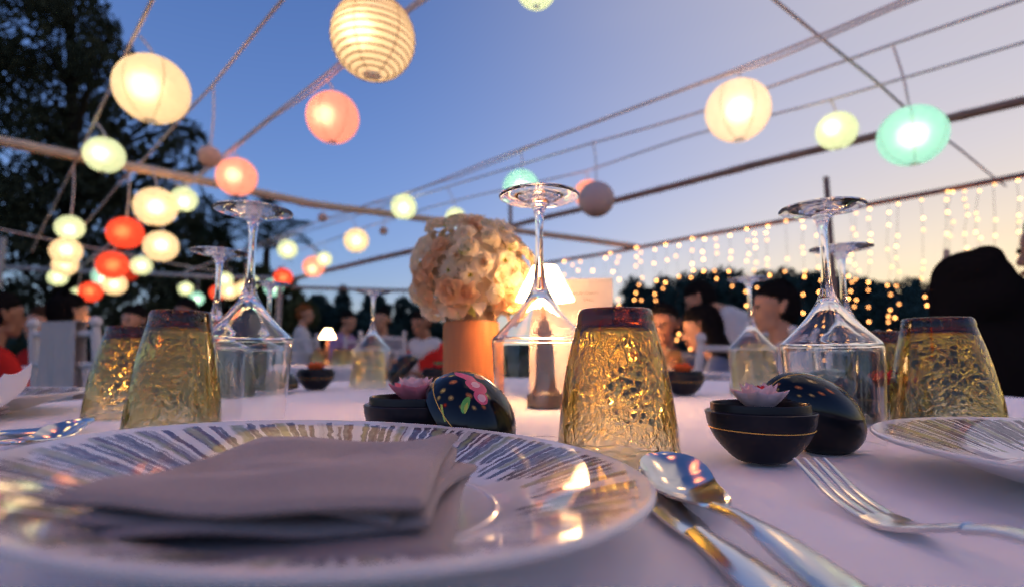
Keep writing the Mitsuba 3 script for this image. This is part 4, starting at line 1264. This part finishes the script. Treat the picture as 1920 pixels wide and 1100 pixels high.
part(k, 'petal', sheet(Pq[:, None] + side * (ww[:, None] * s_[None])[..., None], 0.0012), 'm_orchid', 60)

# ------------------------------------------------------------------ people
for nm, c in (('m_skin', (0.50, 0.24, 0.14)), ('m_skin_dark', (0.34, 0.15, 0.085)), ('m_skin_fair', (0.55, 0.33, 0.24))):
    princ(nm, c, 0.5)
for nm, c in (('m_hair_black', (0.012, 0.010, 0.010)), ('m_hair_auburn', (0.20, 0.070, 0.025)), ('m_hair_brown', (0.045, 0.025, 0.016)), ('m_shirt_white', (0.62, 0.58, 0.58)), ('m_shirt_lilac', (0.36, 0.22, 0.40)),
              ('m_shirt_red', (0.60, 0.03, 0.025)), ('m_shirt_black', (0.012, 0.012, 0.015)), ('m_shirt_blue', (0.14, 0.17, 0.26)), ('m_shirt_grey', (0.30, 0.26, 0.26)), ('m_trousers', (0.03, 0.03, 0.035)), ('m_skirt', (0.20, 0.13, 0.05)), ('m_clip', (0.45, 0.35, 0.28))):
    diffuse(nm, c)


def rotm(ax, deg):
    return trimesh.transformations.rotation_matrix(math.radians(deg), ax)[:3, :3]


def person(label, x, y, yaw, headz, skin='m_skin', hair='m_hair_black', shirt='m_shirt_white', lower='m_trousers', sit=True, lean=0.0, turn=0.0, nod=0.0, hands=((-.18, .34, .30), (.18, .34, .30)), longhair=0, bun=False, sc=1.0, scarf=None, skirt=False, z0=None):
    """a clothed figure facing local +y; headz the height of the head's centre; hands relative to the chest, in the leaned frame"""
    k = thing('person', label, 'person')
    s = sc
    L = rotm([1, 0, 0], -lean)
    up = lambda q: L @ np.array(q, float)  # noqa
    neck, hd = up([0, 0.01, .52]) * s, up([0, 0.035, .675]) * s
    hip = np.array([0, 0, headz - hd[2]])
    J = lambda q: hip + up(q) * s  # noqa
    hc = hip + hd
    HR = rotm([0, 0, 1], turn) @ rotm([1, 0, 0], -nod - lean * 0.55)
    Hd = lambda q: hc + HR @ (np.array(q, float) * s)  # noqa
    sp = lambda q, r: (q, r * s)  # noqa
    torso = [hull([sp(J([-.085, 0, .02]), .085), sp(J([.085, 0, .02]), .085), sp(J([-.075, 0, .20]), .085), sp(J([.075, 0, .20]), .085)]),
             hull([sp(J([-.075, 0, .20]), .085), sp(J([.075, 0, .20]), .085), sp(J([-.11, .01, .40]), .085), sp(J([.11, .01, .40]), .085)]),
             hull([sp(J([-.155, 0, .445]), .052), sp(J([.155, 0, .445]), .052), sp(J([0, .01, .47]), .06), sp(J([-.10, .01, .36]), .085), sp(J([.10, .01, .36]), .085)])]
    body = list(torso) + [hull([sp(J([0, 0, .47]), .056), sp(Hd([0, -.012, -.07]), .050)])]
    body += [hull([sp(Hd([0, -.015, .028]), .080), sp(Hd([0, .014, .022]), .074), sp(Hd([0, .038, -.035]), .052)], 2), hull([sp(Hd([0, .040, -.030]), .050), sp(Hd([0, .060, -.088]), .026), sp(Hd([-.030, .02, -.075]), .026), sp(Hd([.030, .02, -.075]), .026)]),
             hull([sp(Hd([0, .085, .012]), .010), sp(Hd([0, .104, -.022]), .013), sp(Hd([-.013, .086, -.028]), .009), sp(Hd([.013, .086, -.028]), .009)]),
             hull([sp(Hd([-.024, .085, -.058]), .008), sp(Hd([.024, .085, -.058]), .008), sp(Hd([0, .092, -.058]), .010)])]
    for e in (-1, 1):
        body.append(hull([sp(Hd([e * .078, -.010, .012]), .013), sp(Hd([e * .086, -.018, .022]), .012), sp(Hd([e * .080, -.006, -.018]), .010)]))
    shirt_p = [hull([sp(J([-.085, 0, .01]), .099), sp(J([.085, 0, .01]), .099), sp(J([-.075, 0, .20]), .098), sp(J([.075, 0, .20]), .098)]),
               hull([sp(J([-.075, 0, .20]), .098), sp(J([.075, 0, .20]), .098), sp(J([-.11, .01, .39]), .097), sp(J([.11, .01, .39]), .097)]),
               hull([sp(J([-.158, 0, .44]), .064), sp(J([.158, 0, .44]), .064), sp(J([0, .0, .465]), .070), sp(J([-.10, .01, .36]), .096), sp(J([.10, .01, .36]), .096)])]
    for e, h in zip((-1, 1), hands):
        sh_, ha = np.array([e * .170, 0, .435]), np.array([h[0], h[1], h[2]], float)
        d = ha - sh_
        n = np.linalg.norm(d)
        l1, l2 = .285, .255
        if n > .53:
            d *= .53 / n
            n = .53
            ha = sh_ + d
        a_ = (l1 ** 2 - l2 ** 2 + n ** 2) / (2 * n)
        hh = math.sqrt(max(l1 ** 2 - a_ ** 2, 0))
        pole_ = np.array([e * .5, -.45, -.9])
        pole_ -= d * (pole_ @ d) / n ** 2
        el = sh_ + d * a_ / n + pole_ / np.linalg.norm(pole_) * hh
        body += [hull([sp(J(sh_), .050), sp(J(el), .038)]), hull([sp(J(el), .038), sp(J(ha), .026)])]
        shirt_p += [hull([sp(J(sh_), .064), sp(J(el * .75 + sh_ * .25), .055)]), hull([sp(J(el * .75 + sh_ * .25), .055), sp(J(el), .049)]), hull([sp(J(el), .049), sp(J(el * .55 + ha * .45), .045)])]
        f = (ha - el) / np.linalg.norm(ha - el)
        sd = np.cross(f, [0, 0, 1.0])
        sd /= np.linalg.norm(sd) + 1e-9
        dn = np.cross(sd, f)
        if dn[2] > 0: dn = -dn
        body.append(hull([sp(J(ha), .024), sp(J(ha + f * .075 + sd * .028), .015), sp(J(ha + f * .078 - sd * .028), .015)]))
        for q, ln in zip((-.030, -.010, .010, .030), (.058, .070, .074, .062)):
            b0 = ha + f * .082 + sd * q
            b1 = b0 + f * ln * .5 + dn * ln * .12
            b2 = b1 + f * ln * .38 + dn * ln * .42
            body += [hull([sp(J(b0), .0105), sp(J(b1), .0095)]), hull([sp(J(b1), .0095), sp(J(b2), .0085)])]
        t0 = ha + f * .025 - sd * .026 * e
        body += [hull([sp(J(t0), .013), sp(J(t0 + f * .035 - sd * .022 * e + dn * .012), .0105)]), hull([sp(J(t0 + f * .035 - sd * .022 * e + dn * .012), .0105), sp(J(t0 + f * .062 - sd * .020 * e + dn * .022), .009)])]
    low = []
    for e in (-1, 1):
        hp_ = hip + np.array([e * .09, 0, 0]) * s
        if sit:
            kn_ = hip + np.array([e * .11, .43, .0]) * s
            ft = np.array([kn_[0], kn_[1] + .02, .07])
        else:
            kn_ = np.array([e * .10, .03 * e, hip[2] * .53])
            ft = np.array([e * .10, .05 * e - .02, .07])
        body += [hull([sp(hp_, .082), sp(kn_, .052)]), hull([sp(kn_, .052), sp(ft, .036)]), hull([sp(ft, .036), sp(ft + [0, .16 * s, -.035], .030)])]
        low += [hull([sp(hp_, .097), sp(kn_, .066)]), hull([sp(kn_, .066), sp(ft + [0, 0, .05], .058)])]
    if skirt:
        low = [hull([sp(hip + [-.09, 0, 0], .10), sp(hip + [.09, 0, 0], .10), sp(np.array([-.13, 0, .45]), .10), sp(np.array([.13, 0, .45]), .10)])]
    to = place(x, y, 0, yaw)
    part(k, 'body', merged(body, 0.022 * s, 4), skin, True, to=to)
    part(k, 'shirt', merged(shirt_p, 0.03 * s, 6), shirt, True, to=to)
    part(k, 'skirt' if skirt else 'trousers', merged(low, 0.04 * s, 5), lower, True, to=to)
    hr = [hull([sp(Hd([0, -.030, .042]), .084), sp(Hd([0, .004, .056]), .074), sp(Hd([0, -.040, .000]), .076)], 2), hull([sp(Hd([-.050, .018, .066]), .034), sp(Hd([.050, .018, .066]), .034), sp(Hd([0, .045, .074]), .028), sp(Hd([0, -.03, .06]), .07)])]
    for e in (-1, 1):
        hr.append(hull([sp(Hd([e * .062, -.012, .045]), .030), sp(Hd([e * .066, -.030, -.030]), .024), sp(Hd([0, -.06, -.03]), .05)]))
    if longhair:
        hr += [hull([sp(Hd([-.055, -.035, .01]), .050), sp(Hd([.055, -.035, .01]), .050), sp(hc + HR @ np.array([-.055, -.065, -.16]) * s, .040 * longhair), sp(hc + HR @ np.array([.055, -.065, -.16]) * s, .040 * longhair)]),
               hull([sp(hc + HR @ np.array([-.055, -.065, -.16]) * s, .040 * longhair), sp(hc + HR @ np.array([.055, -.065, -.16]) * s, .040 * longhair), sp(hc + up([0, -.075, -.34]) * s, .055)])]
    if bun:
        hr.append(hull([sp(Hd([0, -.115, .07]), .045), sp(Hd([0, -.09, .05]), .045)]))
    if longhair > 1.3:                                   # one smooth head of hair
        hr = [hull([sp(Hd([0, -.030, .040]), .088), sp(Hd([0, .004, .050]), .080), sp(Hd([0, -.050, -.005]), .085), sp(Hd([-.045, -.04, -.05]), .062), sp(Hd([.045, -.04, -.05]), .062)], 2), hull([sp(Hd([.02, -.06, .095]), .040), sp(Hd([-.02, -.08, .06]), .05)]), hull([sp(Hd([.080, -.03, .03]), .035), sp(Hd([.105, -.04, -.15]), .030)])] + hr[-2:]
    part(k, 'hair', merged(hr, 0.022 * s, 5), hair, True, to=to)
    for e in (-1, 1):
        ic = trimesh.creation.icosphere(1, .0085 * s)
        ic.apply_translation(Hd([e * .030, .0845, .006]))
        part(k, 'eye', ic, 'm_hair_black', True, to=to)
    if scarf:
        sc_ = [hull([sp(J([-.11, .02, .47]), .075), sp(J([.11, .02, .47]), .075), sp(J([0, .05, .42]), .08)]), hull([sp(J([.06, .07, .44]), .05), sp(J([.10, .11, .15]), .055)])]
        part(k, 'scarf', merged(sc_, 0.03 * s, 6), scarf, True, to=to)
    return k, to, Hd


def at_head(u, v, Y):
    p = at_y(u, v, Y)
    return p[0], p[1], p[2]


def put_person(label, u, v, Y, yaw, **kw):
    x, y, hz = at_head(u, v, Y)
    # shift so that the head (not the hip) stands on this pixel
    lean, sc = kw.get('lean', 0.0), kw.get('sc', 1.0)
    off = rotm([0, 0, 1], yaw) @ (rotm([1, 0, 0], -lean) @ np.array([0, .035, .675]) * sc)
    return person(label, x - off[0], y - off[1], yaw, hz, **kw)


put_person('dark haired woman in black seen from behind, large silhouette at right', 1818, 560, 1.62, -20, shirt='m_shirt_black', longhair=1.5, sc=1.16, skin='m_skin_dark', hands=((-.16, .30, .10), (.16, .30, .10)))
put_person('person in black cut off by the right edge of the picture', 1995, 465, 1.62, 10, shirt='m_shirt_black', sc=1.16, skin='m_skin_dark', hands=((-.2, .25, .05), (.2, .25, .05)))
put_person('dark haired man in white shirt in profile, right of centre, looking left', 1452, 578, 2.55, 82, skin='m_skin', shirt='m_shirt_white', sc=1.04, hands=((-.14, .33, .18), (.18, .34, .12)))
put_person('waiter in white shirt bending forward behind the seated guests', 1312, 562, 3.5, 62, sit=False, lean=48, nod=4, hands=((-.15, .38, .10), (.2, .36, .12)))
put_person('dark haired woman leaning on her hands between the tumbler and the waiter', 1316, 615, 2.75, 60, longhair=1.2, skin='m_skin', shirt='m_shirt_blue', lean=14, nod=8, hands=((-.05, .20, .46), (.10, .26, .34)))
put_person('dark skinned man in blue shirt just right of the central tumbler', 1243, 608, 2.95, 150, skin='m_skin_dark', shirt='m_shirt_blue', lean=8, hands=((-.12, .30, .22), (.12, .30, .22)))
put_person('auburn haired waitress in white blouse at left of centre, holding something', 572, 589, 6.4, -75, sit=False, hair='m_hair_auburn', shirt='m_shirt_white', lower='m_skirt', skirt=True, skin='m_skin', turn=-10, hands=((-.10, .36, .16), (.10, .36, .18)), sc=0.95)
put_person('guest in a lilac shirt seated beyond the left of the vase', 653, 602, 6.4, -110, shirt='m_shirt_lilac', lean=10, nod=6)
put_person('guest in a pale shirt seated behind the small wine glass', 716, 600, 5.4, 170, shirt='m_shirt_grey', skin='m_skin')
put_person('guest with red clothing and white scarf just left of the vase', 790, 606, 4.6, 150, shirt='m_shirt_red', scarf='m_shirt_white', skin='m_skin_dark', lean=12, nod=10)
put_person('guest in red at the very left edge, head turned away', 2, 592, 2.9, -30, shirt='m_shirt_red', skin='m_skin_dark', hair='m_hair_black', sc=1.05)
put_person('dark haired guest seen from behind, on the chair with the grey cover', 130, 588, 3.15, -24, skin='m_skin', shirt='m_shirt_black', sc=1.0)
put_person('guest with bare shoulders left of the dark haired guest on the covered chair', 78, 606, 3.7, 160, skin='m_skin', shirt='m_shirt_red', hair='m_hair_brown')
put_person('guest whose head shows above the left pair of tumblers', 250, 602, 4.4, 175, skin='m_skin', shirt='m_shirt_black')
put_person('guest in dark clothes hidden behind the tall left glass', 348, 588, 4.6, 165, skin='m_skin_dark', shirt='m_shirt_black')
cl = at_y(1771, 477, 1.62)
single('hair_clip', merged([hull([((0, 0, 0), .010), ((.012, 0, .022), .007)]), hull([((.012, 0, .022), .007), ((.020, .01, .036), .010)])], 0.01, 3), 'm_clip', 'small pale hair clip on top of the large silhouetted head at right', 'hair clip', True, to=place(cl[0] + .012, cl[1] + .02, cl[2] - .022))


# ------------------------------------------------------------------ chairs
def chair(label, x, y, yaw, cover=False, z=0.0, h=0.92):
    k = thing('banquet_chair', label, 'chair')
    to = place(x, y, z, yaw)
    bar = lambda a, b, r, n=8: tube(np.linspace(a, b, 10), r, n)  # noqa
    for sx in (-1, 1):
        P = smooth_path([(sx * .20, -.22, 0), (sx * .195, -.185, .45), (sx * .19, -.235, h)], 24)
        rr_ = np.full(24, .0165)
        rr_[-1] = .012
        m = cat([tube(P, rr_, 10)] + [lathe([(0, -.010), (.018, -.008), (.0215, 0), (.018, .008), (0, .010)], 12).apply_translation(P[q]) for q in (10, 16)])
        kk = part(k, 'back_post', m, 'm_white_paint', to=to)
        f = trimesh.creation.icosphere(2, .022)
        f.apply_translation([sx * .19, -.236, h + .014])
        part(kk, 'finial', f, 'm_white_paint', True, to=to)
        part(k, 'front_leg', bar((sx * .20, .20, 0), (sx * .20, .19, .45), .016), 'm_white_paint', to=to)
        part(k, 'side_stretcher', bar((sx * .20, .19, .20), (sx * .197, -.20, .20), .010), 'm_white_paint', to=to)
    part(k, 'front_stretcher', bar((-.20, .195, .24), (.20, .195, .24), .010), 'm_white_paint', to=to)
    part(k, 'seat', box(.44, .42, .035, (0, 0, .455), .012), 'm_white_paint', to=to)
    part(k, 'cushion', box(.42, .40, .045, (0, .005, .497), .018), 'm_white_cloth', to=to)
    for zz_, yy in ((h - .03, -.230), (h - .15, -.218), (.62, -.200)):
        part(k, 'back_rail', bar((-.19, yy, zz_), (.19, yy, zz_), .013), 'm_white_paint', to=to)
    for q in range(5):
        sx = -.12 + .06 * q
        part(k, 'spindle', tube(np.linspace((sx, -.200, .62), (sx, -.218, h - .15), 12), .008 + .003 * np.sin(np.linspace(0, 3 * np.pi, 12)) ** 2, 8), 'm_white_paint', to=to)
    if cover:
        u, v = np.meshgrid(np.linspace(-1, 1, 30), np.linspace(0, 1, 24), indexing='ij')
        for sgn in (-1, 1):
            P = np.stack([u * (.104 + .012 * (1 - v)), -.226 + sgn * (.019 + .006 * np.sin(u * 7 + 3 * v) * (1 - v)) - .02 * (v - .5), .52 + (h - .50) * v], -1)
            part(k, 'cloth_cover', sheet(P, .002), 'm_cover', 60, to=to)
        part(k, 'cloth_cover', sheet(np.stack([u[:, :5] * .104, -.236 + .021 * np.linspace(-1, 1, 5)[None] + 0 * u[:, :5], h + .021 - .006 * np.linspace(-1, 1, 5)[None] ** 2 + 0 * u[:, :5]], -1), .002), 'm_cover', 60, to=to)
    return k


diffuse('m_cover', (0.62, 0.54, 0.49))


def chair_at(label, u, vtop, Y, yaw, **kw):
    h = at_y(u, vtop, Y)
    off = rotm([0, 0, 1], yaw) @ np.array([0, -.235, 0])
    return chair(label, h[0] - off[0], h[1] - off[1], yaw, h=float(np.clip(h[2] - 0.02, .80, 1.0)), **kw)


chair_at('white chair with a grey cloth over its back at far left', 120, 602, 2.05, -20, cover=True)
chair_at('white chair behind which the waitress in white stands', 566, 628, 5.3, -20)
chair_at('white chair of the guest in the lilac shirt', 662, 618, 6.3, -100)
chair_at('white chair between the small wine glass and the vase', 718, 620, 4.6, 8)
chair_at('white chair with spindles right of the central tumbler', 1356, 632, 2.35, 40)
chair_at('white chair of the man in the white shirt', 1500, 612, 2.25, 70)
chair_at('white chair behind the tall right wine glass', 1600, 625, 2.1, 30)


# ------------------------------------------------------------------ neighbouring tables
def far_table(label, x, y, r, seed=0):
    a = np.linspace(0, 2 * np.pi, 145)[:-1]
    rr_ = np.concatenate([np.linspace(0, r - .01, 12), [r, r + .006], np.full(10, r + .008)])
    zz_ = np.concatenate([np.zeros(12), [-.003, -.015], np.linspace(-.05, -.72, 10)])
    V = np.stack([rr_[:, None] * np.cos(a), rr_[:, None] * np.sin(a), np.repeat(zz_[:, None], 144, 1)], -1)
    fo = np.clip(-(zz_ + .02) / .5, 0, 1)[:, None] * (.05 * np.sin(a * 18 + seed + np.sin(a * 3)))
    V[..., 0] += fo * np.cos(a) + x
    V[..., 1] += fo * np.sin(a) + y
    V[..., 2] += TZ
    single('tablecloth', (V.reshape(-1, 3), tris(grid_faces(len(rr_), 144, True))), 'm_white_cloth', label, 'tablecloth', True)


far_table('white tablecloth of the lamp lit table left of the vase, in the background', at_y(632, 640, 3.75)[0], 3.75, .40, 1)
far_table('white tablecloth of the far table at left behind the tumblers', -2.75, 3.55, .62, 2)
far_table('white tablecloth of the guests right of the central tumbler', at_y(1290, 660, 2.85)[0] + 0.12, 2.95, .62, 3)
far_table('white tablecloth in front of the silhouetted guests at right', 1.85, 2.35, .55, 4)
q = at_y(614, 640, 3.65)
table_lamp('lit lamp on the background table left of the vase', q[0], 3.65, 1.05, 30.0, weight=4.0, bulb=380.0)
table_lamp('lit lamp on the far left background table, beside the left tumblers', at_y(212, 640, 3.35)[0], 3.35, 0.95, 30.0, weight=4.0, bulb=380.0)
table_lamp('lit lamp on the guests table, hidden behind the central tumbler', at_y(1195, 640, 2.75)[0], 2.75, 0.95, 55.0, weight=7.0, bulb=500.0)
for i, (u, y, lab) in enumerate(((596, 3.62, 'tumbler left of the background lamp near the vase'), (634, 3.55, 'tumbler right of the background lamp near the vase'), (650, 3.75, 'tumbler at the right end of the background lamp table'), (1262, 2.75, 'tumbler on the guests table behind the central tumbler'))):
    p = at_y(u, 660, y)
    single('glass_tumbler', TUMBLER2, None, 'small amber ' + lab, 'tumbler', to=place(p[0], y, TZ + .001, 40 * i, .95))
